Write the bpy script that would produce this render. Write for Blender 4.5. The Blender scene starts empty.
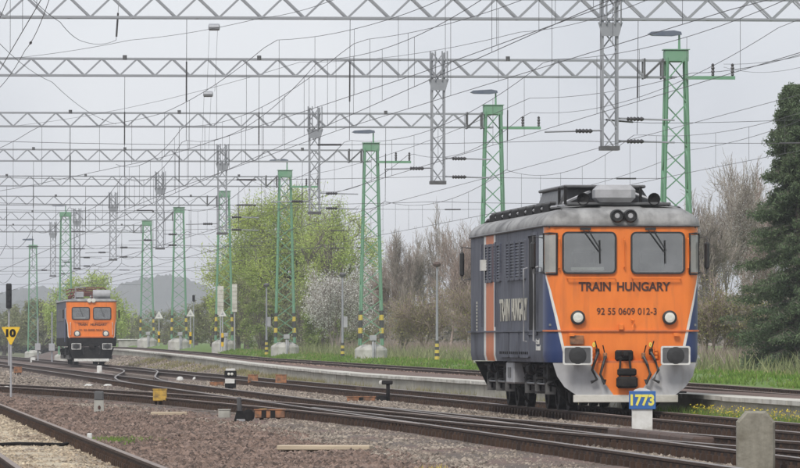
import bpy, bmesh, math, random
import numpy as np
from mathutils import Vector, Matrix, Quaternion

random.seed(7)
rng = np.random.default_rng(11)
SC = bpy.context.scene
C = SC.collection
R = math.radians

# ------------------------------------------------------------------ camera, sky, sun, exposure
CAMZ, F, HORY = 1.3, 7000.0, 342.0          # eye height, focal length in px of an 800 px wide frame, horizon row
cam = bpy.data.cameras.new('camera')
cam.lens = F / 800 * 36
cam.sensor_width = 36
cam.clip_start = 1
cam.clip_end = 30000
camo = bpy.data.objects.new('camera', cam)
C.objects.link(camo)
camo.location = (0, 0, CAMZ)
camo.rotation_euler = (math.pi / 2 + math.atan((HORY - 234) / F), 0, 0)
SC.camera = camo

sun_from = Vector((-0.28, -0.8, 0.9)).normalized()
w = bpy.data.worlds.new('World')
SC.world = w
w.use_nodes = True
nt = w.node_tree
nt.nodes.clear()
out = nt.nodes.new('ShaderNodeOutputWorld')
bg = nt.nodes.new('ShaderNodeBackground')
bg.inputs[1].default_value = 0.1
sky = nt.nodes.new('ShaderNodeTexSky')
sky.sky_type = 'NISHITA'
sky.sun_disc = False
sky.sun_elevation = math.asin(sun_from.z)
sky.sun_rotation = math.atan2(sun_from.x, sun_from.y)
tc = nt.nodes.new('ShaderNodeTexCoord')
nz = nt.nodes.new('ShaderNodeTexNoise')
nz.inputs['Scale'].default_value = 11
nz.inputs['Detail'].default_value = 4
nz.inputs['Roughness'].default_value = 0.5
cr = nt.nodes.new('ShaderNodeValToRGB')
cr.color_ramp.elements[0].position = 0.36
cr.color_ramp.elements[1].position = 0.62
cr.color_ramp.elements[0].color = (0.72, 0.74, 0.785, 1)
cr.color_ramp.elements[1].color = (1, 1, 1, 1)
mul = nt.nodes.new('ShaderNodeMix')
mul.data_type = 'RGBA'
mul.blend_type = 'MULTIPLY'
mul.inputs[0].default_value = 1
mul.inputs[7].default_value = (5.3, 5.43, 5.75, 1)     # an even layer of grey cloud
mx = nt.nodes.new('ShaderNodeMix')
mx.data_type = 'RGBA'
mx.inputs[0].default_value = 0.92
L = nt.links.new
mp_ = nt.nodes.new('ShaderNodeMapping')
mp_.inputs['Location'].default_value = (9.9, 5.1, 2.7)      # which clouds hang here
L(tc.outputs['Generated'], mp_.inputs[0])
L(mp_.outputs[0], nz.inputs['Vector'])
L(nz.outputs['Fac'], cr.inputs[0])
L(cr.outputs[0], mul.inputs[6])
L(sky.outputs[0], mx.inputs[6])
L(mul.outputs[2], mx.inputs[7])
L(mx.outputs[2], bg.inputs[0])
L(bg.outputs[0], out.inputs[0])

sl = bpy.data.lights.new('sun', 'SUN')
sl.energy = 1.5
sl.angle = R(18)
sl.color = (1, 0.965, 0.91)
so = bpy.data.objects.new('sun', sl)
C.objects.link(so)
so.rotation_euler = (-sun_from).to_track_quat('-Z', 'Y').to_euler()
so.location = (30, -30, 60)

SC.view_settings.view_transform = 'Standard'
SC.view_settings.look = 'None'
SC.view_settings.gamma = 1
SC.view_settings.exposure = 0.74
SC.render.engine = 'CYCLES'
SC.cycles.use_denoising = True
SC.cycles.max_bounces = 6
SC.cycles.volume_bounces = 0
SC.cycles.transparent_max_bounces = 8

# ------------------------------------------------------------------ helpers
SLOPE = 0.08
THETA = math.atan(SLOPE)


def xA(d):                      # centre of the main track at distance d
    return 14.61 - SLOPE * d


def W(u, d, z=0.0):             # u metres to the left of the main track's centre
    return (xA(d) - u, d, z)


def PX(px, d):                  # a column of the photograph at distance d
    return (px - 400) / F * d


def PZ(py, d):
    return CAMZ + (HORY - py) / F * d


def nodes_mat(name):
    m = bpy.data.materials.new(name)
    m.use_nodes = True
    return m, m.node_tree, m.node_tree.nodes['Principled BSDF']


def mat(name, c1, c2=None, scale=4.0, rough=0.6, metal=0.0, bump=0.0, bscale=None, stretch=(1, 1, 1), detail=5,
        lo=0.35, hi=0.65, island=0.0, spec=None, c3=None, s3=1.0, lo3=.5, hi3=.7, st3=None):
    m, t, p = nodes_mat(name)
    c2 = c2 or tuple(x * 0.8 for x in c1)
    tc = t.nodes.new('ShaderNodeTexCoord')
    mp = t.nodes.new('ShaderNodeMapping')
    mp.inputs['Scale'].default_value = stretch
    t.links.new(tc.outputs['Object'], mp.inputs[0])
    n = t.nodes.new('ShaderNodeTexNoise')
    n.inputs['Scale'].default_value = scale
    n.inputs['Detail'].default_value = detail
    n.inputs['Roughness'].default_value = 0.62
    t.links.new(mp.outputs[0], n.inputs['Vector'])
    r = t.nodes.new('ShaderNodeValToRGB')
    r.color_ramp.elements[0].position = lo
    r.color_ramp.elements[1].position = hi
    r.color_ramp.elements[0].color = (*c1, 1)
    r.color_ramp.elements[1].color = (*c2, 1)
    t.links.new(n.outputs['Fac'], r.inputs[0])
    col = r.outputs[0]
    if c3:
        n3 = t.nodes.new('ShaderNodeTexNoise')
        n3.inputs['Scale'].default_value = s3
        n3.inputs['Detail'].default_value = 4
        if st3:
            mp3 = t.nodes.new('ShaderNodeMapping')
            mp3.inputs['Scale'].default_value = st3
            t.links.new(tc.outputs['Object'], mp3.inputs[0])
            t.links.new(mp3.outputs[0], n3.inputs['Vector'])
        else:
            t.links.new(tc.outputs['Object'], n3.inputs['Vector'])
        mr = t.nodes.new('ShaderNodeMapRange')
        mr.inputs[1].default_value = lo3
        mr.inputs[2].default_value = hi3
        t.links.new(n3.outputs['Fac'], mr.inputs[0])
        mm = t.nodes.new('ShaderNodeMix')
        mm.data_type = 'RGBA'
        mm.inputs[7].default_value = (*c3, 1)
        t.links.new(mr.outputs[0], mm.inputs[0])
        t.links.new(col, mm.inputs[6])
        col = mm.outputs[2]
    if island:
        g = t.nodes.new('ShaderNodeNewGeometry')
        mr = t.nodes.new('ShaderNodeMapRange')
        mr.inputs[3].default_value = 1 - island
        mr.inputs[4].default_value = 1 + island
        t.links.new(g.outputs['Random Per Island'], mr.inputs[0])
        mm = t.nodes.new('ShaderNodeMix')
        mm.data_type = 'RGBA'
        mm.blend_type = 'MULTIPLY'
        mm.inputs[0].default_value = 1
        t.links.new(col, mm.inputs[6])
        t.links.new(mr.outputs[0], mm.inputs[7])
        col = mm.outputs[2]
    t.links.new(col, p.inputs['Base Color'])
    p.inputs['Roughness'].default_value = rough
    p.inputs['Metallic'].default_value = metal
    if spec is not None:
        p.inputs['Specular IOR Level'].default_value = spec
    if bump:
        b = t.nodes.new('ShaderNodeBump')
        b.inputs['Strength'].default_value = bump
        b.inputs['Distance'].default_value = 0.03
        n2 = t.nodes.new('ShaderNodeTexNoise')
        n2.inputs['Scale'].default_value = bscale or scale * 3
        n2.inputs['Detail'].default_value = 6
        t.links.new(tc.outputs['Object'], n2.inputs['Vector'])
        t.links.new(n2.outputs['Fac'], b.inputs['Height'])
        t.links.new(b.outputs[0], p.inputs['Normal'])
    return m


def leafmat(name, c1, c2, isl=0.35):
    m = mat(name, c1, c2, scale=0.5, rough=0.7, island=isl, detail=2)
    t = m.node_tree
    p = t.nodes['Principled BSDF']
    tr = t.nodes.new('ShaderNodeBsdfTranslucent')
    ms = t.nodes.new('ShaderNodeMixShader')
    ms.inputs[0].default_value = .45
    t.links.new(p.inputs['Base Color'].links[0].from_socket, tr.inputs[0])
    t.links.new(p.outputs[0], ms.inputs[1])
    t.links.new(tr.outputs[0], ms.inputs[2])
    t.links.new(ms.outputs[0], t.nodes['Material Output'].inputs[0])
    return m


M = {}
M['orange'] = mat('orange_paint', (0.86, 0.225, 0.034), (0.77, 0.19, 0.03), 2.2, 0.40, stretch=(2, 2, .5), bump=0.02, bscale=3,
                  c3=(.46, .14, .045), s3=2.4, lo3=.54, hi3=.95, st3=(3.2, 3.2, .45))
M['orange_side'] = mat('weathered_orange_paint', (0.70, 0.19, 0.05), (0.52, 0.155, 0.055), 3, 0.5, stretch=(2, 2, .3))
M['navy'] = mat('navy_paint', (0.022, 0.042, 0.13), (0.035, 0.055, 0.14), 2.5, 0.4, stretch=(2, 2, .4))
M['navy_side'] = mat('dusty_navy_paint', (0.072, 0.08, 0.11), (0.135, 0.14, 0.162), 3.5, 0.6, spec=.22, c3=(.03, .032, .042), s3=1.1, lo3=.5, hi3=.8, stretch=(3, 3, .22), bump=.03, bscale=2)
M['cream'] = mat('white_line_paint', (0.78, 0.77, 0.72), (0.66, 0.64, 0.58), 4, 0.45)
M['worn_white'] = mat('worn_white_lettering', (0.62, 0.60, 0.50), (0.42, 0.40, 0.33), 9, 0.6, stretch=(3, 3, .5))
M['roof'] = mat('sooty_grey_roof', (0.34, 0.335, 0.325), (0.20, 0.197, 0.19), 2.6, 0.6, stretch=(1.6, .6, .7), c3=(.07, .068, .065), s3=1.7, lo3=.48, hi3=.72)
M['black'] = mat('soot_and_shade_black', (0.012, 0.012, 0.013), (0.028, 0.026, 0.025), 6, 0.75, spec=.12)  # also stands for shade in the open doors and behind the bogie frames
M['bogie'] = mat('oily_bogie_black', (0.010, 0.010, 0.011), (0.035, 0.031, 0.028), 7, 0.75, spec=.15)
M['rubber'] = mat('black_rubber', (0.02, 0.02, 0.02), (0.03, 0.03, 0.03), 6, 0.5)
M['glass'] = mat('cab_glass', (0.10, 0.11, 0.12), (0.13, 0.14, 0.15), 1.2, 0.04, spec=1.0)
M['cabwall'] = mat('cab_wall', (0.20, 0.21, 0.20), (0.15, 0.16, 0.15), 2, 0.7)
gm = bpy.data.materials.new('windscreen_glass')
gm.use_nodes = True
gt = gm.node_tree
gt.nodes.clear()
g_o = gt.nodes.new('ShaderNodeOutputMaterial')
g_t = gt.nodes.new('ShaderNodeBsdfTransparent')
g_t.inputs[0].default_value = (.70, .72, .70, 1)
g_g = gt.nodes.new('ShaderNodeBsdfGlossy')
g_g.inputs['Roughness'].default_value = .04
g_g.inputs['Color'].default_value = (1, .985, .95, 1)
g_n = gt.nodes.new('ShaderNodeTexNoise')
g_n.inputs['Scale'].default_value = 2.2
g_r = gt.nodes.new('ShaderNodeMapRange')
g_r.inputs[3].default_value = .12
g_r.inputs[4].default_value = .26
g_m = gt.nodes.new('ShaderNodeMixShader')
gt.links.new(g_n.outputs['Fac'], g_r.inputs[0])
gt.links.new(g_r.outputs[0], g_m.inputs[0])
gt.links.new(g_t.outputs[0], g_m.inputs[1])
gt.links.new(g_g.outputs[0], g_m.inputs[2])
gt.links.new(g_m.outputs[0], g_o.inputs[0])
M['screen'] = gm
M['dusty_glass'] = mat('dusty_side_glass', (0.38, 0.37, 0.34), (0.30, 0.30, 0.28), 3, 0.25)
M['text'] = mat('dark_lettering', (0.075, 0.03, 0.02), (0.06, 0.025, 0.02), 6, 0.5)
M['grey'] = mat('light_grey_paint', (0.40, 0.40, 0.41), (0.32, 0.32, 0.325), 4, 0.5, c3=(.2, .19, .18), s3=3, lo3=.58, hi3=.85)
M['plough'] = mat('plough_grey', (0.44, 0.44, 0.445), (0.38, 0.38, 0.385), 3, 0.5, c3=(.30, .285, .27), s3=3, lo3=.52, hi3=.8, st3=(3, 3, .8))
M['dgrey'] = mat('dark_grey_metal', (0.08, 0.08, 0.082), (0.12, 0.12, 0.12), 5, 0.5)
M['axlegrey'] = mat('grimy_grey', (0.19, 0.185, 0.18), (0.10, 0.097, 0.093), 9, 0.7)
M['lens'] = mat('headlight_lens', (0.75, 0.74, 0.66), (0.6, 0.6, 0.54), 12, 0.12)
M['yellow'] = mat('yellow_paint', (0.80, 0.52, 0.03), (0.70, 0.44, 0.03), 6, 0.5)
M['faded_yellow'] = mat('faded_yellow_paint', (0.66, 0.50, 0.07), (0.52, 0.42, 0.10), 5, 0.6)
M['faded_black'] = mat('faded_black_paint', (0.05, 0.052, 0.05), (0.09, 0.095, 0.09), 5, 0.6)
M['green'] = mat('pale_green_steel', (0.135, 0.30, 0.175), (0.17, 0.325, 0.21), 1.4, 0.6, c3=(.25, .34, .27), s3=.8, lo3=.5, hi3=.75)
M['galv'] = mat('galvanised_steel', (0.36, 0.37, 0.39), (0.28, 0.29, 0.31), 1.5, 0.5, metal=0.25)
M['wire'] = mat('overhead_wire', (0.075, 0.075, 0.08), (0.105, 0.105, 0.11), 1, 0.6)
M['insul'] = mat('brown_insulator', (0.04, 0.038, 0.042), (0.07, 0.065, 0.065), 8, 0.35)
M['lamp'] = mat('slate_blue_lamp', (0.10, 0.12, 0.17), (0.13, 0.15, 0.19), 3, 0.4)
M['concrete'] = mat('weathered_concrete', (0.44, 0.43, 0.39), (0.33, 0.32, 0.28), 3, 0.85, bump=.25, bscale=14, c3=(.20, .19, .165), s3=1.7, lo3=.52, hi3=.8)
M['platform'] = mat('pale_platform_concrete', (0.46, 0.44, 0.37), (0.33, 0.31, 0.25), 1.3, 0.85, bump=.3, bscale=10, stretch=(1, .25, 1.6), c3=(.24, .23, .17), s3=.9, lo3=.5, hi3=.8)
M['coping'] = mat('bright_coping_concrete', (0.62, 0.60, 0.54), (0.48, 0.46, 0.40), 1.5, 0.85, bump=.3, bscale=12, c3=(.27, .25, .20), s3=1.2, lo3=.52, hi3=.75)
M['footing'] = mat('footing_concrete', (0.50, 0.49, 0.45), (0.40, 0.39, 0.35), 2.5, 0.85, bump=.2, bscale=12, c3=(.26, .25, .21), s3=1.6, lo3=.5, hi3=.75)
M['postconcrete'] = mat('mossy_post_concrete', (0.28, 0.262, 0.21), (0.21, 0.195, 0.155), 5, 0.9, bump=.35, bscale=20, stretch=(2, 2, .6), c3=(.14, .125, .09), s3=4, lo3=.5, hi3=.75)
M['rail'] = mat('rusty_rail', (0.085, 0.052, 0.036), (0.045, 0.031, 0.025), 3, 0.8, spec=.2, island=0)
M['railtop'] = mat('worn_rail_head', (0.27, 0.235, 0.205), (0.20, 0.17, 0.145), 2, 0.45, metal=0.4)
M['rusttop'] = mat('dull_rail_head', (0.30, 0.24, 0.20), (0.21, 0.16, 0.13), 2, 0.55, metal=0.2)
M['sleeper'] = mat('oiled_sleeper', (0.085, 0.065, 0.052), (0.13, 0.105, 0.085), 5, 0.85, bump=.3, bscale=15)
M['csleeper'] = mat('concrete_sleeper', (0.33, 0.29, 0.24), (0.24, 0.205, 0.17), 5, 0.85, bump=.3, bscale=15)
M['earth'] = mat('red_brown_gravel', (0.075, 0.054, 0.044), (0.12, 0.088, 0.072), 14, 0.9, bump=.7, bscale=30, c3=(.17, .135, .105), s3=.35, lo3=.5, hi3=.72)  # kept darker than the loose stones so gaps between them look shaded
M['far_earth'] = mat('field_earth', (0.10, 0.115, 0.045), (0.14, 0.14, 0.07), .2, 0.95)
M['ballast'] = mat('grey_ballast', (0.15, 0.12, 0.098), (0.09, 0.07, 0.058), 18, 0.9, bump=.8, bscale=30, c3=(.165, .105, .085), s3=.16, lo3=.45, hi3=.62)
M['pballast'] = mat('rusty_ballast', (0.13, 0.085, 0.068), (0.19, 0.135, 0.11), 16, 0.9, bump=.8, bscale=26)
M['sand'] = mat('sandy_track_bed', (0.52, 0.45, 0.33), (0.40, 0.335, 0.235), 3.5, 0.9, bump=.5, bscale=24, c3=(.15, .11, .085), s3=.9, lo3=.52, hi3=.68)
M['stone_a'] = mat('ballast_stone', (0.28, 0.24, 0.195), (0.155, 0.12, 0.095), .7, 0.85, island=.6)
M['stone_b'] = mat('red_brown_stone', (0.125, 0.082, 0.062), (0.19, 0.138, 0.112), .5, 0.9, island=.65)
M['stone_p'] = mat('rusty_stone', (0.15, 0.095, 0.075), (0.24, 0.175, 0.14), 1.0, 0.9, island=.5)
M['sandclod'] = mat('sandy_clod', (0.50, 0.42, 0.30), (0.20, 0.15, 0.11), 1.5, 0.9, island=.4)
M['grass_soil'] = mat('grassy_soil', (0.09, 0.17, 0.03), (0.14, 0.19, 0.045), 1.2, 0.95, bump=.5, bscale=8)
M['grass'] = leafmat('fresh_grass', (0.13, 0.25, 0.035), (0.21, 0.30, 0.06))
M['drygrass'] = leafmat('dry_weeds', (0.27, 0.26, 0.10), (0.36, 0.31, 0.16))
M['flower'] = mat('yellow_flower', (0.80, 0.62, 0.03), (0.7, 0.55, 0.05), 5, 0.7)
M['willow'] = leafmat('willow_leaf', (0.52, 0.60, 0.17), (0.42, 0.53, 0.16))
M['leaf'] = leafmat('young_green_leaf', (0.25, 0.32, 0.10), (0.32, 0.37, 0.13))
M['leaf2'] = leafmat('olive_leaf', (0.24, 0.265, 0.125), (0.31, 0.315, 0.16))
M['blossom'] = leafmat('white_blossom', (0.82, 0.81, 0.77), (0.74, 0.73, 0.68), .12)
M['needle'] = leafmat('conifer_needle', (0.115, 0.165, 0.085), (0.16, 0.21, 0.11), .5)
M['bark'] = mat('grey_bark', (0.15, 0.125, 0.105), (0.21, 0.18, 0.155), 4, 0.9)
M['twig'] = mat('reddish_twig', (0.25, 0.185, 0.155), (0.34, 0.27, 0.235), .8, 0.9, island=.35)
M['twig2'] = mat('grey_twig', (0.23, 0.195, 0.165), (0.32, 0.28, 0.245), .8, 0.9, island=.35)
M['hill'] = mat('wooded_hill', (0.05, 0.062, 0.04), (0.085, 0.09, 0.06), .05, 0.95)
M['wood'] = mat('bleached_plank', (0.56, 0.46, 0.33), (0.40, 0.32, 0.23), 3, 0.8, stretch=(.3, 6, 6))
M['sblue'] = mat('sign_blue', (0.03, 0.12, 0.36), (0.04, 0.14, 0.38), 5, 0.45)
M['signyellow'] = mat('sign_yellow', (0.82, 0.72, 0.12), (0.75, 0.66, 0.12), 8, 0.5)
M['boxorange'] = mat('faded_orange_box', (0.38, 0.165, 0.07), (0.26, 0.125, 0.07), 6, 0.75, bump=.2, bscale=20, c3=(.12, .075, .05), s3=7, lo3=.44, hi3=.66)
M['boxyellow'] = mat('ochre_box', (0.58, 0.36, 0.06), (0.43, 0.27, 0.06), 6, 0.7, bump=.2, bscale=20, c3=(.17, .11, .05), s3=7, lo3=.47, hi3=.7)
M['white'] = mat('white_paint', (0.70, 0.70, 0.67), (0.56, 0.55, 0.51), 6, 0.65, c3=(.34, .31, .26), s3=4, lo3=.5, hi3=.8)
M['brownblock'] = mat('dark_brown_block', (0.075, 0.048, 0.038), (0.11, 0.075, 0.06), 6, 0.85, bump=.4, bscale=20)
M['panto'] = mat('pantograph_red_brown', (0.20, 0.07, 0.05), (0.13, 0.05, 0.04), 4, 0.6)


def fast_mesh(name, V, Fc, mats, smooth=False, mi=None):
    me = bpy.data.meshes.new(name)
    V = np.asarray(V, dtype=np.float32)
    Fc = np.asarray(Fc, dtype=np.int32)
    n, k = Fc.shape
    me.vertices.add(len(V))
    me.vertices.foreach_set('co', V.ravel())
    me.loops.add(n * k)
    me.loops.foreach_set('vertex_index', Fc.ravel())
    me.polygons.add(n)
    me.polygons.foreach_set('loop_start', np.arange(n, dtype=np.int32) * k)
    for m in mats:
        me.materials.append(m)
    if mi is not None:
        me.polygons.foreach_set('material_index', np.asarray(mi, dtype=np.int32))
    me.polygons.foreach_set('use_smooth', np.full(n, smooth, dtype=bool))
    me.update(calc_edges=True)
    return me


class MB:
    def __init__(s):
        s.v, s.f, s.m = [], [], []

    def add(s, vs, fs, m=0):
        b = len(s.v)
        s.v += [tuple(v) for v in vs]
        s.f += [tuple(b + i for i in f) for f in fs]
        s.m += [m] * len(fs)
        return s

    def box(s, c, d, m=0, rz=0):
        x, y, z = (k / 2 for k in d)
        vs = [(-x, -y, -z), (x, -y, -z), (x, y, -z), (-x, y, -z), (-x, -y, z), (x, -y, z), (x, y, z), (-x, y, z)]
        if rz:
            cc, ss = math.cos(rz), math.sin(rz)
            vs = [(a * cc - b * ss, a * ss + b * cc, h) for a, b, h in vs]
        return s.add([(a + c[0], b + c[1], h + c[2]) for a, b, h in vs],
                     [(0, 3, 2, 1), (4, 5, 6, 7), (0, 1, 5, 4), (1, 2, 6, 5), (2, 3, 7, 6), (3, 0, 4, 7)], m)

    def bbox(s, c, d, b=0.015, m=0):
        # box with chamfered edges
        x, y, z = (k / 2 for k in d)
        bm = bmesh.new()
        bmesh.ops.create_cube(bm, size=1)
        for v in bm.verts:
            v.co = Vector((v.co.x * 2 * x, v.co.y * 2 * y, v.co.z * 2 * z))
        bmesh.ops.bevel(bm, geom=list(bm.edges), offset=min(b, x * .9, y * .9, z * .9), segments=1, affect='EDGES')
        bm.verts.index_update()
        s.add([(v.co.x + c[0], v.co.y + c[1], v.co.z + c[2]) for v in bm.verts], [[v.index for v in f.verts] for f in bm.faces], m)
        bm.free()
        return s

    def tube(s, pts, r, n=6, m=0, cap=True):
        pts = [Vector(p) for p in pts]
        rs = r if isinstance(r, (list, tuple)) else [r] * len(pts)
        b = len(s.v)
        up = Vector((0, 0, 1))
        for i, p in enumerate(pts):
            t = (pts[min(i + 1, len(pts) - 1)] - pts[max(i - 1, 0)]).normalized()
            a = t.cross(up)
            if a.length < .05:
                a = t.cross(Vector((0, 1, 0)))
            a.normalize()
            c = a.cross(t)
            for k in range(n):
                an = 2 * math.pi * (k + .5) / n
                q = p + (a * math.cos(an) + c * math.sin(an)) * rs[i]
                s.v.append(tuple(q))
        for i in range(len(pts) - 1):
            for k in range(n):
                s.f.append((b + i * n + k, b + i * n + (k + 1) % n, b + (i + 1) * n + (k + 1) % n, b + (i + 1) * n + k))
                s.m.append(m)
        if cap:
            s.f.append(tuple(b + k for k in reversed(range(n))))
            s.f.append(tuple(b + (len(pts) - 1) * n + k for k in range(n)))
            s.m += [m, m]
        return s

    def lathe(s, prof, c=(0, 0, 0), n=12, axis='z', m=0):
        b = len(s.v)
        for r, h in prof:
            for k in range(n):
                a = 2 * math.pi * k / n
                x, y, z = r * math.cos(a), r * math.sin(a), h
                if axis == 'y':
                    x, y, z = x, h, y
                if axis == 'x':
                    x, y, z = h, x, y
                s.v.append((x + c[0], y + c[1], z + c[2]))
        for i in range(len(prof) - 1):
            for k in range(n):
                s.f.append((b + i * n + k, b + i * n + (k + 1) % n, b + (i + 1) * n + (k + 1) % n, b + (i + 1) * n + k))
                s.m.append(m)
        s.f.append(tuple(b + k for k in reversed(range(n))))
        s.f.append(tuple(b + (len(prof) - 1) * n + k for k in range(n)))
        s.m += [m, m]
        return s

    def plate(s, poly, y0, y1, m=0, axis='y'):
        # outline (a, z) extruded along y (or along x)
        n = len(poly)
        vs = [((a, y0, z) if axis == 'y' else (y0, a, z)) for a, z in poly] + [((a, y1, z) if axis == 'y' else (y1, a, z)) for a, z in poly]
        fs = [tuple(range(n)), tuple(reversed(range(n, 2 * n)))] + [(i, i + n, (i + 1) % n + n, (i + 1) % n) for i in range(n)]
        return s.add(vs, fs, m)

    def ring(s, outer, inner, y0, y1, m=0, axis='y'):
        n = len(outer)
        P = lambda a, y, z: (a, y, z) if axis == 'y' else (y, a, z)
        vs = [P(a, y0, z) for a, z in outer] + [P(a, y0, z) for a, z in inner] + [P(a, y1, z) for a, z in outer] + [P(a, y1, z) for a, z in inner]
        fs = []
        for i in range(n):
            j = (i + 1) % n
            fs += [(i, j, n + j, n + i), (2 * n + i, 3 * n + i, 3 * n + j, 2 * n + j), (i, 2 * n + i, 2 * n + j, j), (n + i, n + j, 3 * n + j, 3 * n + i)]
        return s.add(vs, fs, m)

    def mesh(s, name, mats, smooth=False):
        me = bpy.data.meshes.new(name)
        me.from_pydata(s.v, [], s.f)
        for m in (mats if isinstance(mats, (list, tuple)) else [mats]):
            me.materials.append(m)
        me.polygons.foreach_set('material_index', s.m)
        if smooth:
            me.polygons.foreach_set('use_smooth', [True] * len(s.f))
        me.update()
        bm = bmesh.new()
        bm.from_mesh(me)
        bmesh.ops.recalc_face_normals(bm, faces=bm.faces)
        bm.to_mesh(me)
        bm.free()
        return me

    def build(s, name, mats, parent=None, smooth=False, loc=None):
        o = bpy.data.objects.new(name, s.mesh(name, mats, smooth))
        C.objects.link(o)
        if parent:
            o.parent = parent
        if loc:
            o.location = loc
        return o


def rrect(x0, x1, z0, z1, r, n=4):
    pts = []
    for cx, cz, a0 in ((x1 - r, z1 - r, 0), (x0 + r, z1 - r, 90), (x0 + r, z0 + r, 180), (x1 - r, z0 + r, 270)):
        for k in range(n + 1):
            a = R(a0 + 90 * k / n)
            pts.append((cx + r * math.cos(a), cz + r * math.sin(a)))
    return pts


def link(o, parent=None):
    C.objects.link(o)
    if parent:
        o.parent = parent
    return o


def tag(o, label=None, cat=None, group=None, kind=None):
    if label:
        o['label'] = label
    if cat:
        o['category'] = cat
    if group:
        o['group'] = group
    if kind:
        o['kind'] = kind
    return o


def thing(name, label, cat, loc=(0, 0, 0), rz=0, group=None):
    o = bpy.data.objects.new(name, None)
    C.objects.link(o)
    o.empty_display_size = .2
    o.location = loc
    o.rotation_euler = (0, 0, rz)
    return tag(o, label, cat, group)


def copy_tree(o, parent=None):
    c = o.copy()
    C.objects.link(c)
    c.parent = parent
    for ch in list(o.children):
        copy_tree(ch, c)
    return c


_unit = {}


def bar(name, p0, p1, wd, m, parent, w2=None):
    """a straight steel bar; alike bars share one mesh"""
    key = (m.name,)
    if key not in _unit:
        _unit[key] = MB().box((0, 0, .5), (1, 1, 1)).mesh('bar_' + m.name, m)
    o = bpy.data.objects.new(name, _unit[key])
    C.objects.link(o)
    p0, p1 = Vector(p0), Vector(p1)
    dv = p1 - p0
    o.parent = parent
    o.location = p0
    o.rotation_mode = 'QUATERNION'
    o.rotation_quaternion = dv.to_track_quat('Z', 'Y')
    o.scale = (wd, w2 or wd, dv.length)
    return o


def barmesh(mb, p0, p1, wd, m=0):
    p0, p1 = Vector(p0), Vector(p1)
    q = (p1 - p0).to_track_quat('Z', 'Y')
    ln = (p1 - p0).length
    h = wd / 2
    vs = []
    for z in (0, ln):
        for x, y in ((-h, -h), (h, -h), (h, h), (-h, h)):
            vs.append(p0 + q @ Vector((x, y, z)))
    mb.add(vs, [(0, 3, 2, 1), (4, 5, 6, 7), (0, 1, 5, 4), (1, 2, 6, 5), (2, 3, 7, 6), (3, 0, 4, 7)], m)


def text_mesh(body, size, depth=0.003, spacing=1.0, bold=0.0, sx=1.0):
    cu = bpy.data.curves.new('lettering', 'FONT')
    cu.body = body
    cu.size = size
    cu.extrude = depth
    cu.offset = bold
    cu.space_character = spacing
    cu.align_x = 'CENTER'
    cu.align_y = 'CENTER'
    o = bpy.data.objects.new('lettering_tmp', cu)
    C.objects.link(o)
    dg = bpy.context.evaluated_depsgraph_get()
    me = bpy.data.meshes.new_from_object(o.evaluated_get(dg))
    bpy.data.objects.remove(o)
    return me


def text(name, body, size, loc, rot, m, parent, spacing=1.0, bold=0.0, width=None, height=None, depth=.003):
    me = text_mesh(body, size, depth, spacing, bold)
    xs = [v.co.x for v in me.vertices]
    ys = [v.co.y for v in me.vertices]
    cx, cy = (max(xs) + min(xs)) / 2, (max(ys) + min(ys)) / 2
    fx = width / (max(xs) - min(xs)) if width else 1
    fy = height / (max(ys) - min(ys)) if height else 1
    for v in me.vertices:
        v.co.x = (v.co.x - cx) * fx
        v.co.y = (v.co.y - cy) * fy
    me.materials.clear()
    me.materials.append(m)
    o = bpy.data.objects.new(name, me)
    C.objects.link(o)
    o.parent = parent
    o.location = loc
    o.rotation_euler = rot
    return o


# ------------------------------------------------------------------ track layout (u, d) curves
def smooth_curve(pts, step=2.0, win=9):
    d = np.array([p[0] for p in pts], float)
    v = np.array([p[1] for p in pts], float)
    n = int((d[-1] - d[0]) / step) + 1
    dd = np.linspace(d[0], d[-1], n)
    vv = np.interp(dd, d, v)
    for _ in range(2):
        pad = np.concatenate([2 * vv[0] - vv[win:0:-1], vv, 2 * vv[-1] - vv[-2:-win - 2:-1]])
        k = np.ones(2 * win + 1) / (2 * win + 1)
        vv = np.convolve(pad, k, 'same')[win:win + n]
    return dd, vv


ZP = ([60, 165, 190, 300, 400, 480, 582, 900], [.08, .10, .15, .25, .38, .62, .85, 1.0])
UE = ([60, 215, 260, 310, 373, 480, 900], [-1.68, -1.68, -2.4, -3.5, -4.4, -4.7, -4.8])
ZE = ([60, 230, 310, 373, 480, 900], [.30, .30, .36, .52, .80, 1.1])
UP = ([60, 165, 250, 365, 900], [-8.0, -8.2, -9.0, -9.4, -9.5])


def zP(d): return float(np.interp(d, *ZP))


def uE(d): return float(np.interp(d, *UE))


def zE(d): return float(np.interp(d, *ZE))


def uP(d): return float(np.interp(d, *UP))


def zG(d):                                  # grass level beyond the platform track
    return zP(d) + .12


TR = {
    'A': dict(uv=[(60, 0), (900, 0)], top='railtop'),
    'B': dict(uv=[(60, 4.55), (900, 4.5)], top='railtop'),
    'C': dict(uv=[(60, .6), (80, 2.0), (95, 3.05), (105, 3.48), (115, 3.9), (140, 4.45), (150, 4.5)], top='railtop'),
    'D': dict(uv=[(108, 4.5), (120, 4.62), (141, 5.25), (175, 6.6), (207, 9.1), (240, 12.6), (280, 17.5), (350, 27)], top='rusttop'),
    'Fx': dict(uv=[(226, 4.5), (238, 4.4), (262, 3.6), (290, 2.25), (318, .9), (342, .1), (354, 0)], top='railtop'),
    'L': dict(uv=[(60, 12.0), (230, 12.0)], top='rusttop'),
    'P': dict(uv=list(zip(*UP)), top='rusttop'),
}
for k, t in TR.items():
    t['d'], t['u'] = smooth_curve(t['uv'], 2.0, 4)


def trk(k, d):
    return float(np.interp(d, TR[k]['d'], TR[k]['u']))


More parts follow.
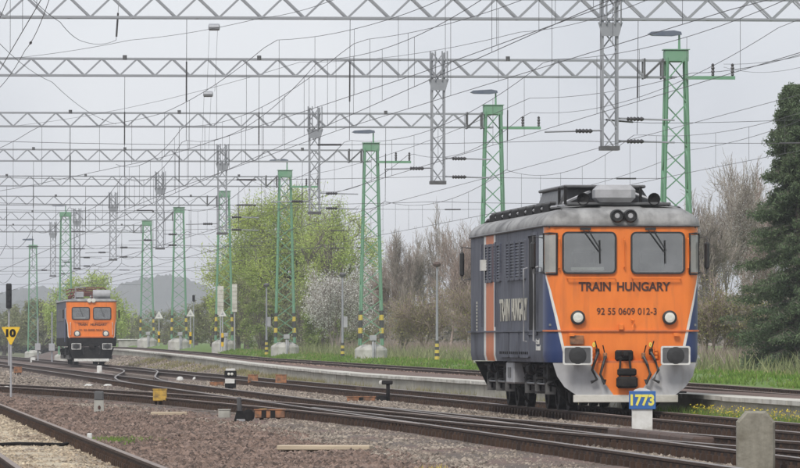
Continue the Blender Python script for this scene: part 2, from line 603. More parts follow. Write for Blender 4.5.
# ------------------------------------------------------------------ ground
def grid_mesh(name, us, ds, zf, m, uoff=None, smooth=True):
    V, Fc = [], []
    for d in ds:
        for u in us:
            uu = u + (uoff(d) if uoff else 0)
            V.append((xA(d) - uu, d, zf(uu, d)))
    nu = len(us)
    for i in range(len(ds) - 1):
        for j in range(nu - 1):
            a = i * nu + j
            Fc.append((a + 1, a, a + nu, a + nu + 1))
    return fast_mesh(name, V, Fc, [m], smooth)


def hn(x, y, s=1.0):
    return (math.sin(x * 1.7 * s + 1.3 * math.sin(y * .61 * s)) + math.sin(y * 1.13 * s + 2.1 * math.sin(x * .43 * s))) * .5


def ground_z(u, d):
    z = -.25 + .03 * hn(u, d * .35)
    if u < uE(d) - .2:
        z = min(z, -.3)
    return z


V, Fc = [], []
xs = [-9000, -4000, -1500, -600, -200, -100, -60] + list(np.arange(-40, 41, 1.0)) + [60, 100, 200, 600, 1500, 4000, 9000]
ys = [-300, -60, 0, 40] + list(np.arange(60, 260, 2.0)) + list(np.arange(260, 640, 10.0)) + [700, 900, 1200, 2000, 4000, 9000]
for y in ys:
    for x in xs:
        V.append((x, y, ground_z(xA(y) - x, y) if abs(x) <= 40 and 40 < y < 640 else -.3))
nx = len(xs)
for i in range(len(ys) - 1):
    for j in range(nx - 1):
        a = i * nx + j
        Fc.append((a, a + 1, a + nx + 1, a + nx))
me = fast_mesh('ground', V, Fc, [M['earth'], M['far_earth']], True)
mi = [1 if (abs(p.center.x) > 60 or p.center.y > 650) else 0 for p in me.polygons]
me.polygons.foreach_set('material_index', mi)
tag(link(bpy.data.objects.new('ground', me)), 'red brown gravel ground of the station yard between the tracks', kind='structure')

# grassy land beyond the platform track
ds = list(np.arange(60, 640, 6.0)) + [700, 800, 1000, 1400, 2000]


def bank_z(u, d):
    t = min(1, max(0, (-u - 11.0) / 1.2))
    base = zP(d) - .16
    return base + t * .26 + .05 * hn(u * .6, d * .2) * t


us = [-11.0 - x for x in (0, .6, 1.2, 2, 3, 4.5, 6, 9, 13, 20, 35, 70, 160, 400, 900)]
tag(link(bpy.data.objects.new('grass_verge', grid_mesh('grass_verge', us[::-1], ds, bank_z, M['grass_soil']))),
    'grassy bank behind the platform track in front of the trees', kind='structure')
# platform fill and bed of the platform track
tag(link(bpy.data.objects.new('platform_track_bed', grid_mesh('platform_track_bed', [-11.05, -10, -9, -8, -7, -6, -5, -4, -3][0:1] and list(np.linspace(-11.05, -5.5, 9)), ds[:-4],
    lambda u, d: zP(d) - .165 + .015 * hn(u * 3, d), M['pballast']))), 'rusty brown ballast bed under the platform track', kind='structure')


def plat_mesh():
    V, Fc = [], []
    dd = list(np.arange(60, 640, 5.0))
    for d in dd:
        e = uE(d)
        for q, u in enumerate((e - .55, e - 1.4, -5.2, -5.55)):
            z = zE(d) - .012 if q < 2 else (zE(d) * .5 + zP(d) * .5 if q == 2 else zP(d) - .17)
            V.append((xA(d) - min(u, e - .5), d, z))
    for i in range(len(dd) - 1):
        for j in range(3):
            a = i * 4 + j
            Fc.append((a, a + 1, a + 5, a + 4))
    return fast_mesh('platform_surface', V, Fc, [M['pballast']], False)


# platform: face panels and coping stones, each a piece of its own
plat = tag(thing('platform', None, None), 'low pale concrete platform edge running along the near locomotive\'s track', kind='structure')
link(bpy.data.objects.new('surface', plat_mesh()), plat)
d = 84.0
cnt = 0
while d < 600:
    ln = 3.0 if d < 330 else 8.0
    d1 = d + ln
    e0, e1 = uE(d), uE(d1)
    z0, z1 = zE(d), zE(d1)
    jt = random.uniform(-.012, .012)
    g = .02
    def q(u, dd, z): return W(u, dd, z)
    a, b = d + g, d1 - g
    vs = [q(e0 + jt, a, -.4), q(e1 + jt, b, -.4), q(e1 - .2, b, -.4), q(e0 - .2, a, -.4),
          q(e0 + jt, a, z0 - .085), q(e1 + jt, b, z1 - .085), q(e1 - .2, b, z1 - .085), q(e0 - .2, a, z0 - .085)]
    fs = [(0, 3, 2, 1), (4, 5, 6, 7), (0, 1, 5, 4), (1, 2, 6, 5), (2, 3, 7, 6), (3, 0, 4, 7)]
    MB().add(vs, fs).build('face_panel', M['platform'], plat)
    jt = random.uniform(-.015, .015)
    jz = random.uniform(-.006, .006)
    vs = [q(e0 + .07 + jt, a, z0 - .08 + jz), q(e1 + .07 + jt, b, z1 - .08 + jz), q(e1 - .6, b, z1 - .08), q(e0 - .6, a, z0 - .08),
          q(e0 + .07 + jt, a, z0 + jz), q(e1 + .07 + jt, b, z1 + jz), q(e1 - .6, b, z1), q(e0 - .6, a, z0)]
    MB().add(vs, fs).build('coping_slab', M['coping'], plat)
    d = d1

V, Fc = [], []
dd_ = list(np.arange(225, 640, 6.0))
for d in dd_:
    e = uE(d)
    t = min(1, (d - 225) / 60)
    for q, f_ in enumerate((0, .35, .7, 1)):
        u = (e - .1) * (1 - f_) + (-2.05) * f_ if e < -2.1 else -1.7 - f_ * .02
        z = (-.28) * f_ + ((zE(d) - .40) * t + (-.28) * (1 - t)) * (1 - f_)
        V.append((xA(d) - u, d, z))
for i in range(len(dd_) - 1):
    for j in range(3):
        a = i * 4 + j
        Fc.append((a + 1, a, a + 4, a + 5))
tag(link(bpy.data.objects.new('platform_verge', fast_mesh('platform_verge', V, Fc, [M['ballast']], True))), 'sloping gravel verge between the far platform wall and the main track', kind='structure')

# ------------------------------------------------------------------ tracks
RP = [(-.075, -.17), (.075, -.17), (.075, -.158), (.016, -.135), (.010, -.05), (.036, -.036), (.036, -.006), (.028, 0), (-.028, 0), (-.036, -.006),
      (-.036, -.036), (-.010, -.05), (-.016, -.135), (-.075, -.158)]


def rail_mesh(path, top, name='rail'):
    path = np.asarray(path)
    n = len(path)
    tg = np.gradient(path, axis=0)
    tg[:, 2] = 0
    tg /= np.linalg.norm(tg, axis=1)[:, None]
    nr = np.stack([tg[:, 1], -tg[:, 0], np.zeros(n)], 1)
    k = len(RP)
    V = np.zeros((n, k, 3))
    for j, (a, z) in enumerate(RP):
        V[:, j] = path + nr * a
        V[:, j, 2] += z
    Fc, mi = [], []
    for i in range(n - 1):
        for j in range(k):
            j2 = (j + 1) % k
            Fc.append((i * k + j, i * k + j2, (i + 1) * k + j2, (i + 1) * k + j))
            mi.append(1 if j in (6, 7, 8) else 0)
    return fast_mesh(name, V.reshape(-1, 3), Fc, [M['rail'], M[top]], False, mi)


def track(key, name, label, dz=0.0, d0=None, d1=None, smat='sleeper', parts_to=None, zf=None, bed='ballast', bedw=2.0, rails=(-.7525, .7525), slen=2.5):
    t = TR[key]
    dd, uu = t['d'], t['u']
    sel = (dd >= (d0 or 0)) & (dd <= (d1 or 1e9))
    dd, uu = dd[sel], uu[sel]
    zz = np.array([(zf(d) if zf else 0) + dz for d in dd])
    root = tag(thing(name, None, None), label, kind='structure')
    tgu = np.gradient(uu, dd)
    for off in rails:
        path = np.stack([xA(dd) - uu - off, dd, zz], 1)
        link(bpy.data.objects.new('rail', rail_mesh(path, t['top'])), root)
    # ballast bed
    if bed:
        V, Fc = [], []
        prof = [(-bedw - .35, -.28), (-bedw, -.19), (-.95, -.165), (-.6, -.18), (0, -.165), (.6, -.18), (.95, -.165), (bedw, -.19), (bedw + .35, -.28)]
        for i, d in enumerate(dd):
            for a, z in prof:
                V.append((xA(d) - uu[i] + a, d, z + zz[i] + dz + .012 * hn(a * 5 + uu[i], d * 1.3)))
        k = len(prof)
        for i in range(len(dd) - 1):
            for j in range(k - 1):
                a = i * k + j
                Fc.append((a, a + 1, a + k + 1, a + k))
        b = link(bpy.data.objects.new('ballast_bed', fast_mesh('ballast_bed', V, Fc, [M[bed]], True)), root)
    # sleepers and rail fastenings
    sm = MB().bbox((0, 0, 0), (slen, .25, .16), .02).mesh('sleeper', M[smat])
    ps, far = [], MB()
    fast = MB()
    d = dd[0] + .3
    while d < min(dd[-1], 420):
        u = float(np.interp(d, dd, uu))
        z = float(np.interp(d, dd, zz))
        x = xA(d) - u
        ang = math.atan(SLOPE + float(np.interp(d, dd, tgu)))
        if parts_to and d < parts_to:
            o = link(bpy.data.objects.new('sleeper', sm), root)
            o.location = (x, d, z - .172 - .078)
            o.rotation_euler = (0, 0, ang + random.uniform(-.01, .01))
        else:
            far.box((x, d, z - .172 - .078), (slen, .25, .16), rz=ang)
        if d < 260:
            for off in (-.7525, .7525):
                for s2 in (-1, 1):
                    fast.box((x + off + s2 * .085, d, z - .135), (.07, .13, .09), rz=ang)
                    fast.box((x + off + s2 * .085, d, z - .075), (.03, .035, .05), rz=ang)
        d += .62
    if far.v:
        tag(far.build('distant_sleepers', M[smat], root), kind='stuff')
    if fast.v:
        tag(fast.build('rail_fastenings', M['rail'], root), kind='stuff')
    return root


track('A', 'railway_track', 'straight railway track that carries both orange locomotives', d0=84, smat='csleeper', parts_to=120)
track('B', 'railway_track', 'railway track in the middle of the yard just left of the locomotives\' track', d0=70, parts_to=115)
track('C', 'railway_track', 'short crossover track joining the middle track from the lower right corner', dz=-.003, d0=70, d1=140, parts_to=0, bed=None)
track('D', 'railway_track', 'curving branch track leaving the middle track towards the left edge', dz=-.005, parts_to=0, d1=320)
track('Fx', 'railway_track', 'crossover track bending between the two main tracks before the distant locomotive', dz=-.004, parts_to=0, bed=None)
track('L', 'railway_track', 'railway track with pale sandy bed in the lower left corner', d0=66, d1=220, parts_to=130, bed='sand', bedw=1.0, smat='csleeper', slen=1.7)
track('P', 'railway_track', 'rusty raised railway track running behind the platform', d0=84, zf=zP, parts_to=0, bed=None)


# loose stones: a real layer of relief on the gravel
def stones(name, label, m, n, uf, d0, d1, zf, size, flat=.6, bias=1.6, parent=None):
    oc = np.array([(1, 0, 0), (0, 1, 0), (-1, 0, 0), (0, -1, 0), (0, 0, 1), (0, 0, -1)], float)
    of = np.array([(0, 1, 4), (1, 2, 4), (2, 3, 4), (3, 0, 4), (1, 0, 5), (2, 1, 5), (3, 2, 5), (0, 3, 5)])
    t = rng.random(n) ** bias
    d = d0 + (d1 - d0) * t
    u = uf(d, rng.random(n))
    x = 14.61 - SLOPE * d - u
    z = np.array([zf(a, b) for a, b in zip(u, d)])
    s = size * rng.uniform(.55, 1.5, n) * (1 + .5 * t)
    V = oc[None] * rng.uniform(.6, 1.35, (n, 6, 1)) * s[:, None, None] * np.array([1, 1, flat])
    V += rng.uniform(-.3, .3, (n, 6, 3)) * s[:, None, None]
    a = rng.uniform(0, 6.28, n)
    ca, sa = np.cos(a)[:, None], np.sin(a)[:, None]
    X = V[:, :, 0] * ca - V[:, :, 1] * sa + x[:, None]
    Y = V[:, :, 0] * sa + V[:, :, 1] * ca + d[:, None]
    Z = V[:, :, 2] + z[:, None] + s[:, None] * .15
    P = np.stack([X, Y, Z], 2).reshape(-1, 3)
    Fc = (of[None] + np.arange(n)[:, None, None] * 6).reshape(-1, 3)
    o = bpy.data.objects.new(name, fast_mesh(name, P, Fc, [m], False))
    link(o, parent)
    return tag(o, label, None if parent else 'gravel', kind='stuff')


stones('gravel', 'loose red brown gravel between the left track and the middle track', M['stone_b'], 52000,
       lambda d, r: 6.9 + 4.25 * r, 72, 150, lambda u, d: ground_z(u, d) + .05 * max(0, (u - 10.4)), .036)
stones('gravel', 'pale grey ballast stones along the shoulder of the middle track', M['stone_a'], 48000,
       lambda d, r: 5.5 + np.interp(d, [70, 115, 141, 175], [0, 0, .7, 2]) + 1.9 * r ** 1.3, 70, 170, lambda u, d: max(ground_z(u, d), -.21 - .05 * max(0, u - 6.2)), .034, bias=1.9)
stones('gravel', 'ballast stones between the middle track and the near locomotive\'s track', M['stone_a'], 30000,
       lambda d, r: 1.0 + 2.6 * r, 88, 260, lambda u, d: -.19, .034, bias=1.4)
stones('gravel', 'ballast stones inside the rails of the middle track', M['stone_a'], 14000,
       lambda d, r: 3.95 + 1.15 * r, 72, 200, lambda u, d: -.19, .034, bias=1.4)
stones('gravel', 'ballast stones inside the rails under the near locomotive', M['stone_a'], 8000,
       lambda d, r: -.6 + 1.2 * r, 95, 240, lambda u, d: -.19, .034, bias=1.4)
stones('gravel', 'gravel left of the curving branch track near the yellow triangle sign', M['stone_b'], 26000,
       lambda d, r: np.interp(d, [108, 141, 175, 207, 240, 280], [5.6, 6.4, 7.7, 10.2, 13.7, 18.5]) + 4 * r, 140, 300, lambda u, d: -.235, .05, bias=1.2)
stones('gravel', 'stones between the branch track and the middle track before the distant locomotive', M['stone_a'], 16000,
       lambda d, r: 5.4 + np.interp(d, [150, 175, 207, 240, 280], [.3, .6, 2.5, 6, 11]) * r, 160, 420, lambda u, d: -.21, .05, bias=1.2)
stones('gravel', 'sandy clods and stones in the lower left track', M['sandclod'], 9000,
       lambda d, r: 11.35 + 1.3 * r, 70, 150, lambda u, d: -.175, .022, bias=1.3)
def vz(u, d):
    e = uE(d)
    f_ = min(1, max(0, (u - e) / max(.3, -2.05 - e)))
    t = min(1, (d - 225) / 60)
    return -.28 * f_ + ((zE(d) - .40) * t - .28 * (1 - t)) * (1 - f_)


stones('gravel', 'grey stones on the sloping verge before the far platform wall', M['stone_a'], 15000,
       lambda d, r: -2.0 + (np.interp(d, *UE) + 2.1) * r, 240, 470, vz, .06, bias=1.0)
stones('gravel', 'rusty ballast stones of the raised platform track', M['stone_p'], 26000,
       lambda d, r: -10.9 + 5.3 * r, 110, 420, lambda u, d: zP(d) - .15, .045, bias=1.2)


# ------------------------------------------------------------------ grass and weeds
def blades(name, label, m, x, y, z, h, wd, lean=.35, n3=1):
    n = len(x)
    a = rng.uniform(0, 6.28, n)
    hh = h * rng.uniform(.45, 1.3, n)
    ww = wd * rng.uniform(.6, 1.4, n)
    dx, dy = np.cos(a) * ww, np.sin(a) * ww
    lx, ly = rng.normal(0, lean, n) * hh, rng.normal(0, lean, n) * hh
    P = np.stack([np.stack([x - dx, y - dy, z], 1), np.stack([x + dx, y + dy, z], 1), np.stack([x + lx, y + ly, z + hh], 1)], 1).reshape(-1, 3)
    Fc = np.arange(3 * n).reshape(-1, 3)
    return tag(link(bpy.data.objects.new(name, fast_mesh(name, P, Fc, [m]))), label, 'grass', kind='stuff')


n = 60000
dd = 150 + 330 * rng.random(n) ** 1.3
uu = -11.3 - 6 * rng.random(n) ** 1.6
keep = (np.sin(uu * 1.9 + dd * .13) + np.sin(dd * .31) + rng.normal(0, .8, n)) > -1.0
dd, uu = dd[keep], uu[keep]
blades('grass', 'bright green grass on the bank behind the platform track', M['grass'], 14.61 - SLOPE * dd - uu, dd, np.array([bank_z(a, b) for a, b in zip(uu, dd)]) - .02, .13, .035)
n = 5000
dd = 150 + 330 * rng.random(n)
uu = -11.2 - 12 * rng.random(n)
blades('dry_weeds', 'dry straw coloured weeds among the grass behind the platform track', M['drygrass'], 14.61 - SLOPE * dd - uu, dd, np.array([bank_z(a, b) for a, b in zip(uu, dd)]) - .02, .22, .025)
n = 9000
dd = 88 + 240 * rng.random(n) ** 1.2
uu = np.array([uE(d) for d in dd]) + .15 + .45 * rng.random(n)
pat = (np.sin(dd * .21) + np.sin(dd * .53 + 1) + rng.normal(0, .5, n)) > .1 - 1.5 * (dd < 128)
dd, uu = dd[pat], uu[pat]
blades('platform_weeds', 'yellowish weeds growing at the foot of the platform wall', M['drygrass'], 14.61 - SLOPE * dd - uu, dd, np.full(len(dd), -.24), .30, .012)
n = 5000
dd = 92 + 44 * rng.random(n)
uu = -1.6 + .7 * rng.random(n)
blades('platform_grass', 'green weeds below the platform edge at the right side of the picture', M['grass'], 14.61 - SLOPE * dd - uu, dd, np.full(len(dd), -.24), .30, .012)
n = 1500
dd = 96 + 34 * rng.random(n)
uu = -1.62 + .55 * rng.random(n)
blades('yellow_flowers', 'small yellow flowers below the platform edge right of the near locomotive', M['flower'], 14.61 - SLOPE * dd - uu, dd, -.05 + .2 * rng.random(n), .022, .012)
n = 7000
dd = 235 + 200 * rng.random(n)
ff = rng.random(n) ** .6
uu = -2.0 + (np.interp(dd, *UE) + 2.1) * ff
kp = (np.sin(dd * .17) + np.sin(dd * .41 + uu * 2) + rng.normal(0, .5, n)) > .2
dd, uu = dd[kp], uu[kp]
blades('verge_weeds', 'patchy olive weeds on the verge before the far platform wall', M['drygrass'], 14.61 - SLOPE * dd - uu, dd, np.array([vz(a, b) for a, b in zip(uu, dd)]), .2, .03)
n = 110
dd = 78 + 6 * rng.random(n)
xx = rng.normal(PX(430, 80), .12, n)
blades('yellow_weeds', 'small tuft of yellow green weeds in the gravel at the bottom edge', M['flower'], xx, dd * 0 + 80.5 + rng.normal(0, .3, n), np.full(n, -.25), .12, .008)
n = 900
dd = 108 + rng.normal(0, 1.5, n)
xx = rng.normal(PX(104, 108), .35, n)
blades('moss_tuft', 'low green tufts round the foot of the black topped post', M['grass'], xx, dd, np.full(n, -.24), .06, .01)


# ------------------------------------------------------------------ locomotives
HW, FLAT, CR = 1.44, 1.14, .34          # half width, flat half of the face, corner radius


def plan(s, inset=0.0):
    """point on the plan outline at arc length s from the middle of the face"""
    arc = CR * 1.28
    if s <= FLAT:
        x, y, nx_, ny_ = s, 0.035, 0, -1
    elif s <= FLAT + arc:
        t = (s - FLAT) / arc
        a = t * math.pi / 2
        x = FLAT + (HW - FLAT) * math.sin(a)
        y = .035 + .42 * (1 - math.cos(a))
        nx_, ny_ = math.sin(a), -math.cos(a)
    else:
        x, y, nx_, ny_ = HW, .455 + (s - FLAT - arc), 1, 0
    return x - nx_ * inset, y - ny_ * inset


S_SIDE = FLAT + CR * 1.28


def loco_body(root, Lg, zbot, ztop, stripe, side_mat, zroof, sbf, low_mat=None, zlow=None, win=(.165, 1.12, 2.6, 3.325)):
    """body shell: columns follow the paint lines, rows follow the height"""
    zs = [zbot, zbot + .12] + [zbot + .12 + (ztop - zbot - .12) * k / 20 for k in range(1, 21)]
    zs = sorted([z for z in zs if min(abs(z - win[2]), abs(z - win[3])) > .05] + [win[2], win[3]])
    mats = [M['orange'], M['cream'], low_mat or M['navy'], side_mat, M['orange_side'], M['roof']]
    mb = MB()
    side_y = [.75, 1.3] + stripe + [Lg - 1.2, Lg - .46]
    for sx in (-1, 1):
        rows = []
        for z in zs:
            sb = sbf(z)
            row = []
            f_ = min(sb, FLAT)
            ss = [0, win[0], min(win[1], f_ * .97)] + [max(f_, f_ + (sb - f_) * q_) for q_ in (.0, .33, .66)] + [sb, sb + .05]
            tail = [sb + .05 + (S_SIDE + .02 - sb - .05) * t for t in (.25, .5, .75, 1)] if sb + .05 < S_SIDE else [S_SIDE + .3 + .02 * k for k in range(4)]
            ss += tail
            tuck = .03 if z < zbot + .05 else 0
            for s_ in ss:
                x, y = plan(s_, tuck)
                row.append((sx * x, y, z))
            for y in side_y:
                row.append((sx * (HW - tuck), y, z))
            for t in (.33, .66, 1):
                a = t * math.pi / 2
                row.append((sx * (FLAT + (HW - FLAT) * math.cos(a)), Lg - .46 + .42 * math.sin(a), z))
            row.append((0, Lg, z))
            rows.append(row)
        nc = len(rows[0])
        b = len(mb.v)
        for r_ in rows:
            mb.v += r_
        for i in range(len(rows) - 1):
            for j in range(nc - 1):
                zm = (zs[i] + zs[i + 1]) / 2
                if j < 6:
                    m = 0
                elif j == 6:
                    m = 1
                elif j < 11:
                    m = 2
                else:
                    m = 3
                    ym = (rows[i][j][1] + rows[i][j + 1][1]) / 2
                    if stripe and stripe[0] < ym < stripe[-1]:
                        m = 4 if stripe[1] < ym < stripe[-2] else 1
                    if ym < .75:
                        m = 2
                if j == 1 and win[2] < zm < win[3]:
                    continue
                if low_mat and zm < zlow:
                    m = 2
                q4 = (b + i * nc + j, b + i * nc + j + 1, b + (i + 1) * nc + j + 1, b + (i + 1) * nc + j)
                if (Vector(mb.v[q4[0]]) - Vector(mb.v[q4[1]])).length < 1e-4 and (Vector(mb.v[q4[2]]) - Vector(mb.v[q4[3]])).length < 1e-4:
                    continue
                mb.f.append(q4)
                mb.m.append(m)
    o = mb.build('body', mats, root, smooth=True)
    # cab inside: back wall, desk, seats
    cab = MB()
    cab.box((0, 1.75, 2.55), (2 * HW - .1, .04, 1.9)).box((0, .95, 1.62), (2 * HW - .12, 1.6, .04)).box((0, .95, ztop - .03), (2 * HW - .12, 1.5, .03))
    cab.build('cab_interior', M['cabwall'], root)
    MB().plate([(-1.3, win[2] - .5), (1.3, win[2] - .5), (1.3, win[2] + .02), (-1.3, win[2] + .02)], .16, .6).build('driver_desk', M['dgrey'], root)
    MB().bbox((-.66, .2, win[2] + .06), (.62, .04, .07), .01).build('paper_on_desk', M['white'], root)
    for xx in (-.62, .66):
        MB().bbox((xx, 1.25, win[2] + .05), (.46, .12, .75), .05).build('seat_back', M['black'], root)
    # floor
    MB().box((0, Lg / 2, zbot + .05), (2 * HW - .12, Lg - .6, .08)).build('underframe', M['bogie'], root)
    # roof dome
    mb = MB()
    prof = [(-.035, ztop + .002), (-.04, ztop + .05), (-.01, ztop + .12), (.07, ztop + .2), (.2, ztop + .27), (.42, ztop + .325), (.75, ztop + .36), (1.05, ztop + .375)]
    ring_n = None
    b0 = None
    for ins, z in prof:
        z = ztop + (z - ztop) * (zroof - ztop) / .375
        pts = []
        sr = [0, .4, .8, FLAT, FLAT + .14, FLAT + .28, S_SIDE]
        ins_s = min(ins, 1.4)
        half = [plan(s_, ins_s) for s_ in sr]
        half = [(max(x, .0), y) for x, y in half]
        half[0] = (0, half[0][1])
        fr = [(x, y) for x, y in half]
        bk = [(x, Lg - y) for x, y in reversed(half)]
        right = fr + bk
        left = [(-x, y) for x, y in reversed(right[1:-1])]
        lp = right + left
        b = len(mb.v)
        mb.v += [(x, y, z) for x, y in lp]
        if b0 is not None:
            n_ = len(lp)
            for k in range(n_):
                mb.f.append((b0 + k, b0 + (k + 1) % n_, b + (k + 1) % n_, b + k))
                mb.m.append(0)
        b0 = b
        ring_n = len(lp)
    mb.f.append(tuple(b0 + k for k in range(ring_n)))
    mb.m.append(0)
    mb.build('roof', [M['roof']], root, smooth=True)
    # gutter
    g = [(x, y - .0, ztop) for x, y in [plan(s_, -.03) for s_ in (S_SIDE, FLAT + .28, FLAT + .14, FLAT, .8, .4, 0)]]
    pts = [(x, y, z) for x, y, z in g] + [(-x, y, z) for x, y, z in reversed(g[:-1])]
    pts = [(HW + .03, Lg - .5, ztop)] + pts + [(-HW - .03, Lg - .5, ztop)]
    MB().tube(pts, .022, 5).build('gutter', M['orange_side'] if False else M['dgrey'], root)
    return o


def window(root, x0, x1, z0, z1, y, name='windscreen', glass='screen', r=.07, fw=.032):
    o = MB().ring(rrect(x0 - fw, x1 + fw, z0 - fw, z1 + fw, r + fw), rrect(x0, x1, z0, z1, r), y - .03, y + .03).build(name, M['rubber'], root)
    MB().plate(rrect(x0, x1, z0, z1, r), y - .012, y + .01).build('pane', M[glass], o)
    return o


def side_panel(root, name, y0, y1, z0, z1, m, sx, depth=.02, fr=None, rr=.04):
    xo = sx * HW
    o = MB().plate(rrect(y0, y1, z0, z1, rr), xo - sx * .03, xo + sx * depth, axis='x').build(name, m, root)
    return o


def wheelset(root, y, r=.55, far=False):
    for sx in (-1, 1):
        prof = [(.08, -.09), (r * .35, -.09), (r * .4, -.05), (r * .82, -.03), (r * .84, -.065), (r, -.065), (r, .055), (r * 1.05, .06), (r * 1.05, .085), (.08, .085)]
        MB().lathe([(a, -sx * b) for a, b in prof], (sx * .755, y, r), 20, 'x').build('wheel', M['bogie'], root)
    MB().tube([(-.8, y, r), (.8, y, r)], .09, 8).build('axle', M['bogie'], root)


def bogie(root, yc, wb=1.95, r=.55, n=3):
    fr = MB()
    for sx in (-1, 1):
        x = sx * 1.06
        y0, y1 = yc - wb * (n - 1) / 2 - .55, yc + wb * (n - 1) / 2 + .55
        fr.plate([(y0, .62), (y0, .80), (y0 + .3, .86), (y1 - .3, .86), (y1, .80), (y1, .62), (y1 - .6, .58), (y0 + .6, .58)], x - .06, x + .06, axis='x')
        fr.box((x, yc, .50), (.1, wb * (n - 1) - .4, .10))
        fr.box((sx * 1.1, yc + wb * .5, .70), (.16, .35, .45))
        fr.box((sx * 1.1, yc - wb * .5, .70), (.16, .35, .45))
    fr.box((0, yc, .68), (2.1, .4, .2))
    b = fr.build('bogie', M['bogie'], root)
    for sx in (-1, 1):
        MB().plate([(y0 + .1, .42), (y1 - .1, .42), (y1, .9), (y0, .9)], sx * .93, sx * .97, axis='x').build('dark_backing_plate', M['black'], b)  # dark plate added to keep light from showing through the bogie
        MB().lathe([(.11, -.3), (.12, -.28), (.12, .28), (.11, .3)], (sx * 1.2, yc + wb * .5, .78), 12, 'y').build('brake_cylinder', M['bogie'], b)
        MB().bbox((sx * 1.16, y0 + .15, .74), (.2, .3, .34), .04).build('sand_box', M['bogie'], b)
        MB().tube([(sx * 1.16, y0 + .12, .6), (sx * 1.0, y0 + .05, .3), (sx * .8, y0 + .22, .08)], .025, 5).build('sand_pipe', M['bogie'], b)
        MB().tube([(sx * 1.22, y0 + .3, .5), (sx * 1.22, y1 - .3, .5)], .022, 5).build('brake_rod', M['dgrey'], b)
        MB().tube([(sx * 1.24, yc - .5, .88), (sx * 1.26, yc, .72), (sx * 1.24, yc + .6, .86)], .02, 5).build('hose', M['bogie'], b)
    for k in range(n):
        y = yc + (k - (n - 1) / 2) * wb
        wheelset(root, y, r)
        for sx in (-1, 1):
            x = sx * 1.14
            ax = MB().bbox((x, y, r), (.22, .34, .30), .03).build('axle_box', M['bogie'], b)
            gx = sx * 1.17
            MB().plate([(gx - .10, r - .24), (gx + .10, r - .24), (gx + .10, r - .04), (gx, r + .05), (gx - .10, r - .04)], y - .19, y - .172).build('axle_cover', M['axlegrey'], b)
            MB().box((gx, y - .196, r - .12), (.035, .012, .13)).build('cover_slot', M['black'], b)
            for s2 in (-.27, .27):
                pts = [(x + .075 * math.cos(q * 1.05), y + s2 + .075 * math.sin(q * 1.05), r - .1 + q * .0175) for q in range(26)]
                MB().tube(pts, .02, 4).build('coil_spring', M['bogie'], b)
            # brake block and hanger
            MB().box((sx * .76, y - r * 1.12, r + .05), (.1, .07, .35)).build('brake_block', M['bogie'], b)
    return b


def buffer_(root, sx, z=1.05, y0=0.05, x=.915):
    o = MB().lathe([(.14, 0), (.14, -.22), (.10, -.22), (.10, -.50), (.16, -.515)], (sx * x, y0, z), 14, 'y').build('buffer', M['dgrey'], root)
    MB().plate(rrect(sx * x - .255, sx * x + .255, z - .155, z + .155, .03), y0 - .51, y0 - .545).build('buffer_head', M['dgrey'], o)
    MB().ring(rrect(sx * x - .275, sx * x + .275, z - .175, z + .175, .04), rrect(sx * x - .245, sx * x + .245, z - .145, z + .145, .03), y0 - .505, y0 - .555).build('white_rim', M['white'], o)
    MB().lathe([(.165, 0), (.16, -.012), (.08, -.022)], (sx * x + .0, y0 - .545, z), 18, 'y').build('buffer_disc', M['rubber'], o)
    return o


